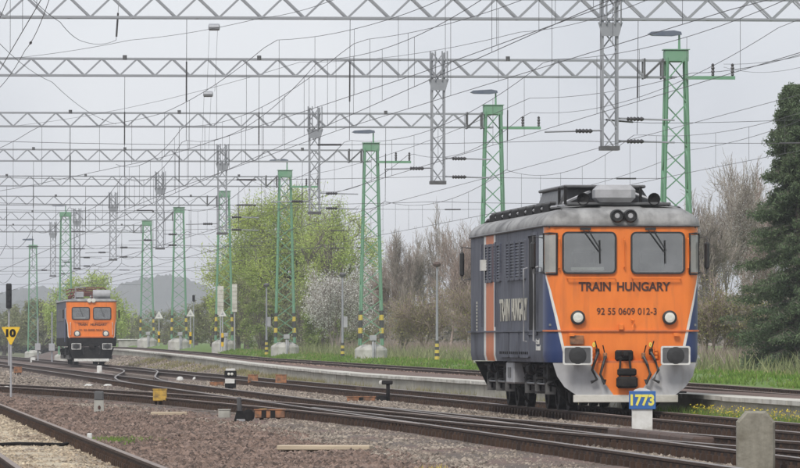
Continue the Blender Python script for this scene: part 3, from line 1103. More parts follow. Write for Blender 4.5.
def build_diesel():
    X, Y = xA(130.5), 130.5
    root = thing('diesel_locomotive', 'large orange fronted navy diesel locomotive standing at the right', 'locomotive', (X, Y, 0), THETA)
    Lg = 16.2
    sb = lambda z: float(np.interp(z, [.9, 1.81, 2.3, 2.66, 2.8, 4], [1.045, 1.235, 1.36, 1.52, S_SIDE + .12, S_SIDE + .12]))
    loco_body(root, Lg, .92, 3.47, [10.25, 10.62, 12.3, 12.75], M['navy_side'], 3.86, sb)
    # windscreens
    window(root, -1.12, -.165, 2.6, 3.325, .02)
    window(root, .165, 1.12, 2.6, 3.325, .02)
    for sx in (-1, 1):
        # quarter light round the corner
        pts = [plan(s_, -.012) for s_ in (S_SIDE - .32, S_SIDE - .2, S_SIDE - .05)]
        mb = MB()
        for (xa, ya), (xb, yb) in zip(pts[:-1], pts[1:]):
            mb.add([(sx * xa, ya, 2.6), (sx * xb, yb, 2.6), (sx * xb, yb, 3.3), (sx * xa, ya, 3.3)], [(0, 1, 2, 3)])
        q = mb.build('quarter_window', M['dusty_glass'], root)
        e = [plan(s_, -.02) for s_ in (S_SIDE - .34, S_SIDE - .2, S_SIDE - .03)]
        fr = MB()
        loop = [(sx * x, y, 2.57) for x, y in e] + [(sx * x, y, 3.33) for x, y in reversed(e)]
        fr.tube(loop + loop[:1], .02, 5)
        fr.build('window_seal', M['rubber'], q)
    # cab side windows, doors
    for sx in (-1, 1):
        side_panel(root, 'cab_side_window', .62, 1.35, 2.6, 3.3, M['glass'], sx, .012)
        dr = side_panel(root, 'doorway_shade_panel', 1.75, 3.3, 1.5, 3.32, M['black'], sx, .006)  # flat dark panel in place of the shade inside an open door
        MB().ring(rrect(1.68, 3.37, 1.43, 3.38, .05), rrect(1.75, 3.3, 1.5, 3.32, .05), sx * (HW - .02), sx * (HW + .03), axis='x').build('door_frame', M['navy_side'], dr)
        for yy in (1.6, 3.5):
            MB().tube([(sx * (HW + .0), yy, 1.3), (sx * (HW + .09), yy, 1.32), (sx * (HW + .09), yy, 2.7), (sx * HW, yy, 2.72)], .018, 6).build('grab_rail', M['grey'], root)
        # louvres, each with its slats
        for (a, b) in ((3.95, 4.85), (5.0, 5.9), (6.05, 6.95), (7.1, 7.75), (9.0, 9.75), (9.9, 10.4), (10.8, 11.5), (11.65, 12.25)):
            lv = MB().ring(rrect(a, b, 2.5, 3.28, .03), rrect(a + .06, b - .06, 2.56, 3.22, .02), sx * (HW - .02), sx * (HW + .035), axis='x').build('louvre', M['navy_side'], root)
            MB().plate([(a + .05, 2.55), (b - .05, 2.55), (b - .05, 3.23), (a + .05, 3.23)], sx * (HW - .02), sx * (HW + .004), axis='x').build('backing', M['dgrey'], lv)
            mb = MB()
            for k in range(11):
                z = 2.585 + k * .058
                mb.add([(sx * (HW + .006), a + .06, z + .045), (sx * (HW + .006), b - .06, z + .045), (sx * (HW + .028), b - .06, z), (sx * (HW + .028), a + .06, z)], [(0, 1, 2, 3)])
            tag(mb.build('slats', M['navy_side'], lv), kind='stuff')
        # lower equipment doors with catches
        for (a, b) in ((3.2, 5.0), (5.2, 7.0), (7.2, 9.0)):
            pn = side_panel(root, 'equipment_door', a, b, 1.0, 1.48, M['navy_side'], sx, .03)
            mb = MB()
            for k in range(5):
                mb.box((sx * (HW + .035), a + .15 + k * (b - a - .3) / 4, 1.09), (.03, .06, .05))
            mb.build('catches', M['black'], pn)
        side_panel(root, 'side_ledge', .5, 16.0, 1.495, 1.525, M['navy_side'], sx, .045, rr=.005)
        for yy in (9.85, 12.9):
            MB().tube([(sx * (HW + .04), yy, 1.6), (sx * (HW + .04), yy, 3.3)], .022, 6).build('drain_pipe', M['navy_side'], root)
        MB().box((sx * (HW + .06), 12.2, 2.86), (.12, .35, .22)).build('side_lamp', M['white'], root)
        # worn lettering on the side
        for wd_, yc_, wl_ in (('TRAIN', 8.2 if sx < 0 else 4.6, 2.1), ('HUNGARY', 5.2 if sx < 0 else 7.6, 3.1)):
            text('side_lettering', wd_, .6, (sx * (HW + .012), yc_, 1.93), (math.pi / 2, 0, sx * math.pi / 2), M['worn_white'], root, width=wl_, height=.44, bold=.012)
        for zz_, n_ in ((1.30, 7), (1.18, 9)):
            dm = MB()
            for k in range(n_):
                dm.box((sx * (HW + .006), 1.95 - k * .095 if sx < 0 else 1.1 + k * .095, zz_ + (.012 if k in (0, n_ - 1) else 0)), (.006, .06, .075 if k not in (0, n_ - 1) else .1))
            tag(dm.build('worn_small_print', M['cream'], root), kind='stuff')
        dm = MB()
        for k in range(9):
            dm.box((sx * (HW + .006), 14.3, 1.55 + k * .07), (.006, .2, .045))
        tag(dm.build('worn_small_print', M['worn_white'], root), kind='stuff')
        # mirrors at both ends
        for yy in (.62, 15.6):
            mr_ = MB().bbox((sx * (HW + .2), yy, 2.92), (.09, .16, .50), .03).build('mirror', M['rubber'], root)
            MB().tube([(sx * HW, yy + .1, 3.25), (sx * (HW + .2), yy, 3.28), (sx * (HW + .2), yy, 2.58), (sx * HW, yy + .1, 2.62)], .014, 5).build('mirror_arm', M['dgrey'], mr_)
    # lettering on the face
    text('front_lettering', 'TRAIN', .24, (-.54, .028, 2.335), (math.pi / 2, 0, 0), M['text'], root, width=.60, height=.168, bold=.007, depth=.006)
    text('front_lettering', 'HUNGARY', .24, (.38, .028, 2.335), (math.pi / 2, 0, 0), M['text'], root, width=1.0, height=.168, bold=.007, depth=.006)
    text('running_number', '92 55 0609 012-3', .16, (.06, .028, 1.875), (math.pi / 2, 0, 0), M['text'], root, width=1.12, height=.125, bold=.0, depth=.006)
    # headlights
    for sx in (-1, 1):
        h = MB().lathe([(.135, .03), (.135, -.05), (.10, -.06)], (sx * .86, 0, 1.755), 20, 'y').build('headlight', M['rubber'], root)
        MB().lathe([(.10, -.055), (.09, -.068), (.05, -.078)], (sx * .86, 0, 1.755), 20, 'y').build('lens', M['lens'], h)
        # ledges, handles under and beside the windows
        MB().tube([(sx * .61 - .45, .01, 2.49), (sx * .61 - .45, -.05, 2.49), (sx * .61 + .45, -.05, 2.49), (sx * .61 + .45, .01, 2.49)], .016, 5).build('hand_rail', M['orange'], root)
        MB().tube([(sx * 1.21, .03, 2.66), (sx * 1.21, -.04, 2.68), (sx * 1.21, -.04, 3.22), (sx * 1.21, .03, 3.24)], .014, 5).build('hand_rail', M['orange'], root)
        # wiper
        x0 = sx * .61 - .16
        wp = MB()
        wp.tube([(x0, -.05, 3.40), (x0 + .31, -.065, 2.98)], .011, 4)
        wp.tube([(x0 + .10, -.05, 3.40), (x0 + .35, -.06, 3.0)], .008, 4)
        wp.box((x0 + .05, -.04, 3.41), (.2, .05, .05))
        wpo = wp.build('wiper', M['rubber'], root)
        MB().tube([(x0 + .32, -.066, 3.2), (x0 + .33, -.068, 2.76)], .011, 4).build('wiper_blade', M['rubber'], wpo)
        # lamp brackets and yellow marks
        MB().box((sx * .98, -.04, 1.44), (.10, .06, .06)).build('lamp_bracket', M['orange'], root)
        text('buffer_mark', '0', .12, (sx * .53 - .03, -.012, 1.25), (math.pi / 2, 0, 0), M['signyellow'], root, width=.055, height=.09, bold=.006)
        buffer_(root, sx)
        # hoses
        for q, (xx, zz, drop) in enumerate(((.50, 1.1, .55), (.40, 1.02, .42))):
            sgn = sx * (1 if q == 0 else .9)
            hs = MB().tube([(sgn * xx, 0, zz), (sgn * xx, -.15, zz), (sgn * (xx + .06), -.24, zz - .14), (sgn * (xx + .12), -.27, zz - .32), (sgn * (xx + .03), -.26, zz - .5),
                            (sgn * (xx + .14) if q == 0 else sgn * (xx + .02), -.24, zz - drop)], .028, 6).build('air_hose', M['rubber'], root)
            MB().bbox((sgn * xx, -.08, zz + .02), (.07, .12, .12), .015).build('hose_cock', M['boxorange'] if q else M['bogie'], hs)
            MB().tube([(sgn * xx, -.1, zz + .04), (sgn * (xx + .05), -.14, zz + .22)], .012, 5).build('cock_handle', M['bogie'], hs)
        for q in range(3):
            MB().box((sx * .60, -.03, 1.02 + q * .07), (.05, .08, .05)).build('socket', M['orange'], root)
        # cab foot steps below the doors
        st = MB()
        for zz in (.35, .62):
            st.box((sx * 1.3, 2.25, zz), (.24, .5, .03))
        st.box((sx * 1.2, 2.02, .65), (.03, .03, .6)).box((sx * 1.2, 2.48, .65), (.03, .03, .6))
        st.build('cab_steps', M['bogie'], root)
    MB().bbox((-.88, -.02, 1.34), (.26, .03, .17), .01).build('plate', M['boxorange'], root)
    MB().tube([(.01, .02, 2.68), (.01, -.05, 2.7), (.01, -.05, 3.2), (.01, .02, 3.22)], .012, 5).build('hand_rail', M['orange'], root)
    MB().tube([(.14, .0, 1.72), (.18, -.06, 1.70), (.16, -.06, 1.58)], .022, 5).build('lamp_hook', M['orange'], root)
    MB().bbox((-.05, -.02, 1.58), (.09, .06, .11), .01).build('socket', M['orange'], root)
    # ledge across the face at the foot of the nose
    pts = [plan(s_, -.02) for s_ in (S_SIDE, FLAT + .28, FLAT + .14, FLAT, .6, 0)]
    pts = [(x, y, 1.51) for x, y in pts] + [(-x, y, 1.51) for x, y in reversed(pts[:-1])]
    MB().tube(pts, .02, 4).build('nose_ledge', M['orange_side'], root)
    # coupling
    cp = MB().bbox((0, -.05, 1.05), (.34, .10, .2), .03).build('draw_gear', M['bogie'], root)
    MB().bbox((0, -.2, 1.08), (.11, .3, .12), .03).build('draw_hook', M['bogie'], cp)
    MB().tube([(-.08, -.2, 1.02), (-.1, -.24, .8), (-.1, -.24, .66)], .02, 6).tube([(.08, -.2, 1.02), (.1, -.24, .8), (.1, -.24, .66)], .02, 6).build('coupling_link', M['bogie'], cp)
    MB().bbox((0.03, -.27, .55), (.40, .12, .22), .04).bbox((.03, -.26, .74), (.36, .1, .14), .03).build('screw_coupling', M['bogie'], cp)
    MB().box((0, -.0, .93), (2.1, .12, .05)).build('buffer_beam_edge', M['orange_side'], root)
    # snow plough: grey wings, orange middle, white edge
    yb = -.13
    MB().plate([(-1.34, .91), (-.66, .91), (-.20, .31), (-.90, .31), (-1.12, .46), (-1.26, .66)], yb, yb + .03).build('plough_wing', M['plough'], root)
    MB().plate([(1.34, .91), (.72, .91), (.24, .31), (.95, .31), (1.14, .46), (1.28, .66)], yb, yb + .03).build('plough_wing', M['plough'], root)
    MB().plate([(-.66, .91), (.72, .91), (.24, .31), (-.20, .31)], yb - .001, yb + .029).build('plough_centre', M['orange'], root)
    MB().bbox((.02, yb - .02, .245), (1.96, .05, .14), .01).build('plough_edge', M['coping'], root)
    MB().box((0, yb + .3, .5), (1.9, .4, .3)).build('plough_bracket', M['bogie'], root)
    # front lamps on the roof
    lp = MB().bbox((0, .10, 3.65), (.42, .2, .14), .03).build('roof_lamp', M['rubber'], root)
    for sx in (-1, 1):
        MB().lathe([(.125, .1), (.125, -.09), (.105, -.12), (.085, -.09)], (sx * .125, .02, 3.65), 18, 'y').build('lamp_ring', M['rubber'], lp)
        MB().lathe([(.05, -.09), (.04, -.1)], (sx * .125, .02, 3.65), 12, 'y').build('lamp_bulb', M['grey'], lp)
    # roof equipment
    rf = thing_part('roof_equipment', root)
    MB().bbox((0, 1.0, 3.895), (1.95, .5, .05), .01).build('roof_board', M['dgrey'], rf)
    MB().bbox((-.08, .95, 4.08), (.76, .7, .33), .09).build('silencer_box', M['grey'], rf)
    hat = MB()
    hat.plate([(-1.02, 3.86), (.78, 3.86), (.56, 4.2), (-.90, 4.2)], 1.9, 6.2)
    hat.build('radiator_hatch', M['dgrey'], rf)
    MB().bbox((-.18, 4.0, 4.235), (1.56, 4.8, .06), .02).build('hatch_lid', M['dgrey'], rf)
    for xa_, xb_ in ((-1.02, -.45), (.86, .3)):
        MB().tube([(xa_, 1.15, 3.9), (xb_, 1.7, 4.14)], .03, 5).build('strut', M['grey'], rf)
    MB().bbox((-.18, 1.75, 3.93), (1.3, .06, .08), .02).build('hatch_lid', M['black'], rf)
    for sx in (-1, 1):
        hn_ = MB().lathe([(.05, .3), (.06, .1), (.12, 0), (.115, -.01), (.04, .05)], (-.68 if sx < 0 else .66, .75, 3.98), 14, 'y').build('horn', M['black'], rf)
        MB().box((-.68 if sx < 0 else .66, .95, 3.92), (.08, .2, .1)).build('horn_foot', M['black'], rf)
        # walkway and boxes along the roof edge
        MB().tube([(sx * .98, .9, 3.86), (sx * 1.1, 3, 3.86), (sx * 1.1, 15.2, 3.86)], .03, 5).build('roof_pipe', M['grey'], rf)
        for k, yy in enumerate((3.3, 4.9, 6.5, 8.1, 9.7, 11.3, 12.9, 14.3)):
            bx = MB().bbox((sx * .98, yy, 3.84), (.3, 1.25, .2), .03).build('roof_box', M['black'], rf)
            MB().box((sx * .98, yy, 3.955), (.24, 1.0, .03)).build('box_lid', M['dgrey'], bx)
    for yy in (8.2, 10.4, 12.6):
        fb = MB().lathe([(.62, 0), (.62, .14), (.55, .18)], (0, yy, 3.86), 20).build('fan_housing', M['dgrey'], rf)
    for yy in (.9, 2.0):
        for xx in (-1.0, .42):
            bar('hatch_post', (xx, yy, 3.88), (xx, yy, 4.22), .05, M['black'], rf)
    # running gear
    bogie(root, 4.1)
    bogie(root, 12.1)
    for sx in (-1, 1):
        bb = MB().bbox((sx * 1.16, 8.1, .70), (.4, 1.5, .44), .03).build('battery_box', M['grey'], root)
        MB().box((sx * 1.365, 8.1, .70), (.012, .6, .2)).build('box_label', M['dgrey'], bb)
        MB().lathe([(.26, -1.0), (.28, -.97), (.28, .97), (.26, 1.0)], (sx * .6, 8.1, .62), 14, 'y').build('air_tank', M['bogie'], root)
        MB().tube([(sx * 1.2, 1.2, .84), (sx * 1.2, 6.9, .84), (sx * 1.12, 7.1, .6), (sx * 1.12, 9.2, .6), (sx * 1.2, 9.4, .84), (sx * 1.2, 15, .84)], .03, 5).build('brake_pipe', M['bogie'], root)
    # rear plough
    MB().plate([(-1.3, .9), (1.3, .9), (1.0, .3), (-1.0, .3)], Lg + .1, Lg + .14).build('rear_plough', M['bogie'], root)
    return root


def thing_part(name, parent):
    o = bpy.data.objects.new(name, None)
    C.objects.link(o)
    o.parent = parent
    o.empty_display_size = .2
    return o


def build_electric():
    Y = 400.0
    root = thing('electric_locomotive', 'distant orange fronted electric locomotive with raised roof gear at the left', 'locomotive', (PX(91.5, Y), Y, 0), THETA)
    Lg = 18.5
    sb = lambda z: float(np.interp(z, [.9, 1.55, 1.56, 2.3, 2.8, 4], [1.25, 1.25, 1.30, 1.34, S_SIDE - .03, S_SIDE - .03]))
    loco_body(root, Lg, 1.05, 3.62, [], M['navy_side'], 3.80, sb, low_mat=M['black'], zlow=1.5, win=(.14, 1.08, 2.62, 3.25))
    for sx in (-1, 1):
        window(root, min(sx * .14, sx * 1.08), max(sx * .14, sx * 1.08), 2.62, 3.25, .02, fw=.05)
        side_panel(root, 'cab_side_window', .6, 1.4, 2.6, 3.25, M['glass'], sx, .012)
        side_panel(root, 'cab_door', 1.9, 2.6, 1.3, 3.2, M['navy'], sx, .02)
        for k in range(6):
            side_panel(root, 'louvre', 4.2 + k * 1.9, 5.6 + k * 1.9, 2.5, 3.2, M['dgrey'], sx, .02)
        h = MB().lathe([(.19, .03), (.19, -.05), (.14, -.06)], (sx * .82, 0, 1.78), 18, 'y').build('headlight', M['dgrey'], root)
        MB().lathe([(.13, -.05), (.12, -.07), (.06, -.085)], (sx * .82, 0, 1.78), 18, 'y').build('lens', M['lens'], h)
        buffer_(root, sx, x=.88)
        MB().bbox((sx * (HW + .16), .55, 2.9), (.09, .16, .5), .03).build('mirror', M['rubber'], root)
        MB().lathe([(.12, .1), (.12, -.08), (.09, -.1)], (sx * .12, .0, 3.66), 14, 'y').build('roof_lamp', M['lens'], root)
        MB().tube([(sx * .6 - .4, .02, 2.5), (sx * .6 - .4, -.05, 2.5), (sx * .6 + .4, -.05, 2.5), (sx * .6 + .4, .02, 2.5)], .02, 5).build('hand_rail', M['orange'], root)
        MB().tube([(sx * 1.2, .05, 1.7), (sx * 1.2, -.05, 1.72), (sx * 1.2, -.05, 2.4), (sx * 1.2, .05, 2.42)], .02, 5).build('hand_rail', M['white'], root)
        MB().tube([(sx * .6 - .1, -.02, 3.3), (sx * .6 + .12, -.03, 2.75)], .016, 4).build('wiper', M['rubber'], root)
        MB().tube([(sx * .45, 0, 1.1), (sx * .5, -.2, .9), (sx * .45, -.2, .6)], .03, 6).build('air_hose', M['rubber'], root)
    text('front_lettering', 'TRAIN', .24, (-.5, .028, 2.3), (math.pi / 2, 0, 0), M['text'], root, width=.55, height=.14, bold=.008, depth=.006)
    text('front_lettering', 'HUNGARY', .24, (.42, .028, 2.3), (math.pi / 2, 0, 0), M['text'], root, width=.95, height=.14, bold=.008, depth=.006)
    text('running_number', '91 55 0400 503-5', .14, (0, -.012, 2.0), (math.pi / 2, 0, 0), M['text'], root, width=1.4, height=.09, depth=.012)
    MB().box((0, -.03, 1.60), (2.5, .05, .05)).build('nose_ledge', M['orange_side'], root)
    MB().plate([(-1.3, 1.0), (1.3, 1.0), (1.05, .34), (-1.05, .34)], -.1, -.05).build('plough_plate', M['black'], root)
    MB().bbox((0, -.18, .27), (2.0, .06, .16), .01).build('plough_edge', M['white'], root)
    MB().bbox((0, -.15, 1.05), (.3, .3, .22), .03).build('draw_gear', M['bogie'], root)
    bogie(root, 4.2)
    bogie(root, 14.2)
    MB().bbox((0, 9.2, .75), (2.4, 3.2, .5), .04).build('equipment_box', M['bogie'], root)
    rf = thing_part('roof_equipment', root)
    MB().lathe([(.24, -.5), (.27, -.47), (.27, .47), (.24, .5)], (.62, 1.2, 4.02), 16, 'x').build('air_tank', M['grey'], rf)
    for k, yy in enumerate((3.0, 14.8)):
        # scissor pantograph
        p = MB()
        for sx in (-.75, .75):
            p.tube([(sx, yy - 1.0, 4.05), (sx * .9, yy + .9, 4.22), (sx * .85, yy - .3, 4.42)], .035, 5)
            p.tube([(sx, yy + 1.0, 4.05), (sx * .9, yy - .9, 4.22), (sx * .85, yy + .3, 4.42)], .035, 5)
        for zz, y2 in ((4.22, yy + .9), (4.22, yy - .9), (4.42, yy - .3), (4.42, yy + .3)):
            p.tube([(-.95, y2, zz - .1), (-.75, y2, zz), (.75, y2, zz), (.95, y2, zz - .1)], .035, 5)
        p.tube([(-.75, yy - 1.0, 4.05), (.75, yy - 1.0, 4.05)], .045, 5).tube([(-.75, yy + 1.0, 4.05), (.75, yy + 1.0, 4.05)], .045, 5)
        p.build('pantograph', M['panto'], rf)
        for sx in (-.75, .75):
            for s2 in (-1, 1):
                MB().lathe([(.07, 0), (.11, .03), (.07, .06), (.11, .09), (.07, .12), (.11, .15), (.06, .2)], (sx, yy + s2, 3.84), 10).build('insulator', M['panto'], rf)
    for k in range(7):
        yy = 5.2 + k * 1.3
        MB().lathe([(.06, 0), (.12, .05), (.06, .1), (.12, .15), (.06, .2), (.1, .28), (.05, .36)], (-.6 if k % 2 else .45, yy, 3.8), 10).build('insulator', M['panto'] if k % 3 else M['grey'], rf)
    MB().tube([(-.9, .9, 3.8), (-.9, .9, 4.4), (-.3, 1.6, 4.45), (-.3, 3, 4.2)], .035, 5).build('bus_bar', M['grey'], rf)
    MB().tube([(-.7, 1.6, 4.35), (0, 8, 4.3), (-.6, 14, 4.3)], .03, 5).build('bus_bar', M['panto'], rf)
    MB().bbox((-.65, 1.3, 4.0), (.5, .6, .35), .04).build('circuit_breaker', M['grey'], rf)
    return root


build_diesel()
build_electric()


# ------------------------------------------------------------------ portals with lattice masts
BEAM_LO, BEAM_HI = 10.68, 11.27


def lattice(root, base, w0, w1, h, n, m, detail, leg=.078, br=.042, name='mast'):
    """square lattice post; each leg and (near the camera) each brace is a piece of its own"""
    p = thing_part(name, root)
    p.location = base
    cs = [(-1, -1), (1, -1), (1, 1), (-1, 1)]
    W_ = lambda t: (w0 + (w1 - w0) * t) / 2
    for a, b in cs:
        bar('leg', (a * W_(0), b * W_(0), 0), (a * W_(1), b * W_(1), h), leg, m, p)
    far = MB()
    for f in range(4):
        c0, c1 = cs[f], cs[(f + 1) % 4]
        for k in range(n):
            t0, t1 = k / n, (k + 1) / n
            flip = k % 2
            q0, q1 = (c0, c1) if flip == 0 else (c1, c0)
            a = (q0[0] * W_(t0), q0[1] * W_(t0), h * t0)
            b = (q1[0] * W_(t1), q1[1] * W_(t1), h * t1)
            if detail and f in (0, 2):
                bar('brace', a, b, br, m, p)
            else:
                barmesh(far, a, b, br)
    if far.v:
        tag(far.build('side_bracing', m, p), kind='stuff')
    return p


def lamp_head(root, x, y, z, sgn=-1):
    pl = MB().tube([(x, y, z), (x, y, z + .55)], [.05, .035], 6).build('lamp_pole', M['green'], root)
    sh = MB()
    sh.plate([(-.08, .0), (.25, -.05), (.95, -.04), (1.12, .02), (1.0, .10), (.2, .15), (-.05, .10)], -.17, .17)
    o = sh.build('lamp_shade', M['lamp'], pl)
    o.location = (x, y, z + .52)
    if sgn < 0:
        o.scale = (-1, 1, 1)
    return pl


def crossarm(root, x, y, z, ln=1.5):
    o = MB().box((x + ln / 2, y, z), (ln, .14, .12)).build('crossarm', M['green'], root)
    for t in (.55, .95):
        MB().lathe([(.03, 0), (.06, .04), (.04, .1), (.07, .16), (.04, .22), (.07, .28), (.04, .34), (.06, .4), (.02, .45)], (x + ln * t, y, z + .06), 8).build('insulator', M['insul'], o)
    return o


def footing(root, x, y, z, w=1.7, cabinet=True):
    o = MB().lathe([(w * .5, -.3), (w * .5, .42), (w * .47, .52), (w * .30, .68), (w * .26, .72)], (x, y, z), 16).build('footing', M['footing'], root, smooth=False)
    if cabinet:
        MB().bbox((x + .05, y - w * .42, z + 1.05), (.36, .25, .28), .02).build('cabinet', M['grey'], o)
        MB().tube([(x + .05, y - w * .42, z + .92), (x + .05, y - w * .5, z + .5), (x + .05, y - w * .52, z - .1)], .07, 6).build('conduit', M['grey'], o)
        MB().tube([(x + .16, y - w * .42, z + .92), (x + .16, y - w * .5, z + .5), (x + .16, y - w * .52, z - .1)], .03, 6).build('conduit', M['grey'], o)


def stripes(root, w0, w1, h, zb):
    cs = [(-1, -1), (1, -1), (1, 1), (-1, 1)]
    for a, b in cs:
        for k, (z0, z1, mm) in enumerate(((.35, .62, 'black'), (.62, .9, 'yellow'), (.9, 1.3, 'black'), (1.3, 1.58, 'yellow'), (1.58, 1.8, 'black'))):
            wz = lambda z: (w0 + (w1 - w0) * z / h) / 2
            bar('warning_band', (a * wz(z0), b * wz(z0), z0), (a * wz(z1), b * wz(z1), z1), .1, M['faded_' + mm], root)


def portal(d, px, label, drops, detail, lamp=True, uleft=30, gz=None, visible_mast=True):
    """one steel portal across the yard: mast, beam, drop posts"""
    x = PX(px, d)
    gz = zG(d) if gz is None else gz
    root = thing('catenary_portal', label, 'portal', (x, d, gz), THETA, 'steel portals across the yard')
    h = BEAM_HI - gz + .1
    w0, w1 = 1.15, .66
    zb = .68
    mp = lattice(root, (0, 0, zb), w0, w1, h - zb, 13, M['green'], detail)
    footing(root, 0, 0, 0)
    stripes(mp, w0, w1, h - zb, 0)
    MB().bbox((0, 0, h + .06), (.84, .7, .42), .03).build('mast_head', M['green'], root)
    MB().box((0, 0, h + .285), (.92, .78, .03)).build('head_plate', M['green'], root)
    if lamp:
        lamp_head(root, .12, 0, h + .3)
        crossarm(root, .3, -.46, h - .72, 1.75)
    # left support, outside the picture
    ul = uleft
    xl = -(ul + 12.0)
    lattice(root, (xl, 0, zb - .4), w0, w1, h - zb + .4, 13, M['green'], False)
    footing(root, xl, 0, -.4, cabinet=False)
    # beam
    bm = thing_part('beam', root)
    zl, zh = BEAM_LO - gz, BEAM_HI - gz
    hw = .27
    for yy in (-hw, hw):
        for zz in (zl, zh):
            bar('chord', (xl, yy, zz), (0, yy, zz), .075, M['galv'], bm, .065)
    far = MB()
    step = .62
    n = int(-xl / step)
    for k in range(n):
        x0, x1 = -k * step - .5, -(k + 1) * step - .5
        za, zb_ = (zl, zh) if k % 2 else (zh, zl)
        seen = PX(-20, d) - x < x0
        if detail and seen:
            bar('brace', (x0, -hw, za), (x1, -hw, zb_), .06, M['galv'], bm)
        else:
            barmesh(far, (x0, -hw, za), (x1, -hw, zb_), .05)
        barmesh(far, (x0, hw, za), (x1, hw, zb_), .04)
        if k % 3 == 0:
            barmesh(far, (x0, -hw, zh), (x0, hw, zh), .05)
            barmesh(far, (x0, -hw, zl), (x0, hw, zl), .05)
    tag(far.build('rear_bracing', M['galv'], bm), kind='stuff')
    # dark end frame where the beam is bolted to the mast
    for a in (-1.15, -.5):
        for yy in (-.32, .32):
            bar('end_plate', (a, yy, zl - .07), (a, yy, zh + .07), .06, M['dgrey'], bm)
    bar('end_strut', (-1.15, -.33, zl), (-.5, -.33, zh), .06, M['dgrey'], bm)
    # drop posts hanging from the beam
    for q in drops:
        xx = PX(q, d) - x
        dp = lattice(root, (xx, 0, 6.9 - gz), .43, .43, BEAM_HI - 6.9 + .25, 8, M['galv'], detail, leg=.06, br=.04, name='drop_post')
        MB().box((0, 0, .03), (.56, .56, .12)).build('foot_plate', M['dgrey'], dp)
        cl = MB()
        for a in (-.3, -.12, .12, .3):
            cl.tube([(a, -.36, BEAM_LO - 6.9 - .15), (a, -.36, BEAM_HI - 6.9 + .3)], .028, 5)
        cl.plate([(-.36, BEAM_LO - 6.9 - .1), (.36, BEAM_LO - 6.9 - .1), (.25, BEAM_LO - 6.9 - .5), (-.25, BEAM_LO - 6.9 - .5)], -.31, -.29)
        cl.build('clamps', M['galv'], dp)
        # steady arms with insulators
        for s2, zz in ((1, .25), (-1, .55), (1, .9)):
            ar = MB().tube([(s2 * .2, -.1, zz), (s2 * 1.9, -.1, zz - .05)], .028, 5).build('steady_arm', M['galv'], dp)
            MB().lathe([(.03, 0), (.07, .03), (.04, .08), (.07, .13), (.04, .18), (.07, .23), (.04, .28), (.07, .33), (.04, .38), (.07, .43), (.03, .5)],
                       (s2 * .5 if s2 > 0 else -1.0, -.1, zz - .02), 8, 'x').build('insulator', M['insul'], ar)
    return root


PORT = [
    (204.0, 852, 'nearest portal beam along the top edge, its lattice post hanging right of centre', [608], True),
    (248.0, 676, 'portal whose green lattice mast rises behind the near locomotive\'s roof on the right', [437], True),
    (306.0, 493, 'portal whose green lattice mast rises above the rear of the near locomotive', [314], True),
    (364.0, 371, 'portal whose green mast stands on the footing left of the bare reddish shrubs', [222], True),
    (422.0, 285, 'portal whose green mast stands in front of the big yellow green willow', [160], True),
    (480.0, 224, 'portal whose green mast stands beside the two white panels', [113], False),
    (538.0, 179, 'portal with the second slim green mast from the far end of the row', [77], False),
    (598.0, 147, 'farthest portal, its slim green mast at the end of the row', [53], False),
]
portals = []
for i, (d, px, lab, drops, det) in enumerate(PORT):
    portals.append(portal(d, px, lab, drops, det, lamp=i < 5))

for px, d, lab, hz in ((65.5, 535.0, 'green lattice mast directly behind the distant locomotive', 11.2), (33, 715.0, 'small far green lattice mast left of the distant locomotive', 11.2)):
    rt = thing('lattice_mast', lab, 'mast', (PX(px, d), d, -.25), THETA, 'free standing lattice masts')
    lattice(rt, (0, 0, .6), 1.0, .7, hz - .6, 13, M['green'], False)
    footing(rt, 0, 0, 0, cabinet=False)
    MB().bbox((0, 0, hz + .1), (.9, .7, .35), .03).build('mast_head', M['green'], rt)
    lamp_head(rt, 0, 0, hz + .25)

# ------------------------------------------------------------------ overhead wires
SUP = [30, 88, 146] + [p[0] for p in PORT] + [656, 714, 772]


def mess_z(d, zs=7.2, sag=.6):
    for a, b in zip(SUP[:-1], SUP[1:]):
        if a <= d <= b:
            t = (d - a) / (b - a)
            return zs - sag * 4 * t * (1 - t)
    return zs


PXM = {p[0]: p[1] for p in PORT}


def catenary(label, uf, d0, d1, zoff=lambda d: 0, zc=5.75, zs=7.2, sag=.6, drop=True, rw=.0062, hang=True):
    root = thing('overhead_line', label, 'wire', W(uf(d0), d0, 0), 0, 'overhead lines above the tracks')
    O = Vector(root.location)
    dd = list(np.arange(d0, d1, 6.0)) + [d1]
    zz = lambda d: mess_z(d, zs, sag) + zoff(d)
    rr = lambda d: rw * (1 + max(0, d - 150) / 220)
    MB().tube([Vector(W(uf(d), d, zc + zoff(d))) - O for d in dd], [rr(d) for d in dd], 4).build('contact_wire', M['wire'], root)
    d2 = list(np.arange(d0, d1, 2.9)) + [d1]
    MB().tube([Vector(W(uf(d), d, zz(d))) - O for d in d2], [rr(d) for d in d2], 4).build('messenger_wire', M['wire'], root)
    if drop:
        for d in np.arange(d0 + 4, min(d1, 330), 7.25):
            MB().tube([Vector(W(uf(d), d, zc + zoff(d))) - O, Vector(W(uf(d), d, zz(d))) - O], .003 + .000016 * d, 3).build('dropper', M['wire'], root)
    # suspension at every portal
    for s in [p[0] for p in PORT]:
        if not d0 < s < d1 or not hang:
            continue
        u = uf(s)
        top = BEAM_LO - .05
        yb_ = s + (xA(s) - u - PX(PXM[s], s)) * SLOPE
        a = Vector(W(u, yb_ - .27, top)) - O
        b = Vector(W(u, yb_, zz(yb_))) - O
        sp = MB().tube([a, b], .007 + .00002 * s, 4).build('hanger', M['wire'], root)
        m1, m2 = a.lerp(b, .35), a.lerp(b, .68)
        MB().tube([m1, m2], .024, 6).build('insulator', M['insul'], sp)
        MB().tube([a + Vector((0, 0, .60)), a + Vector((0, 0, .76))], .08, 8).build('clamp', M['dgrey'], sp)
    return root


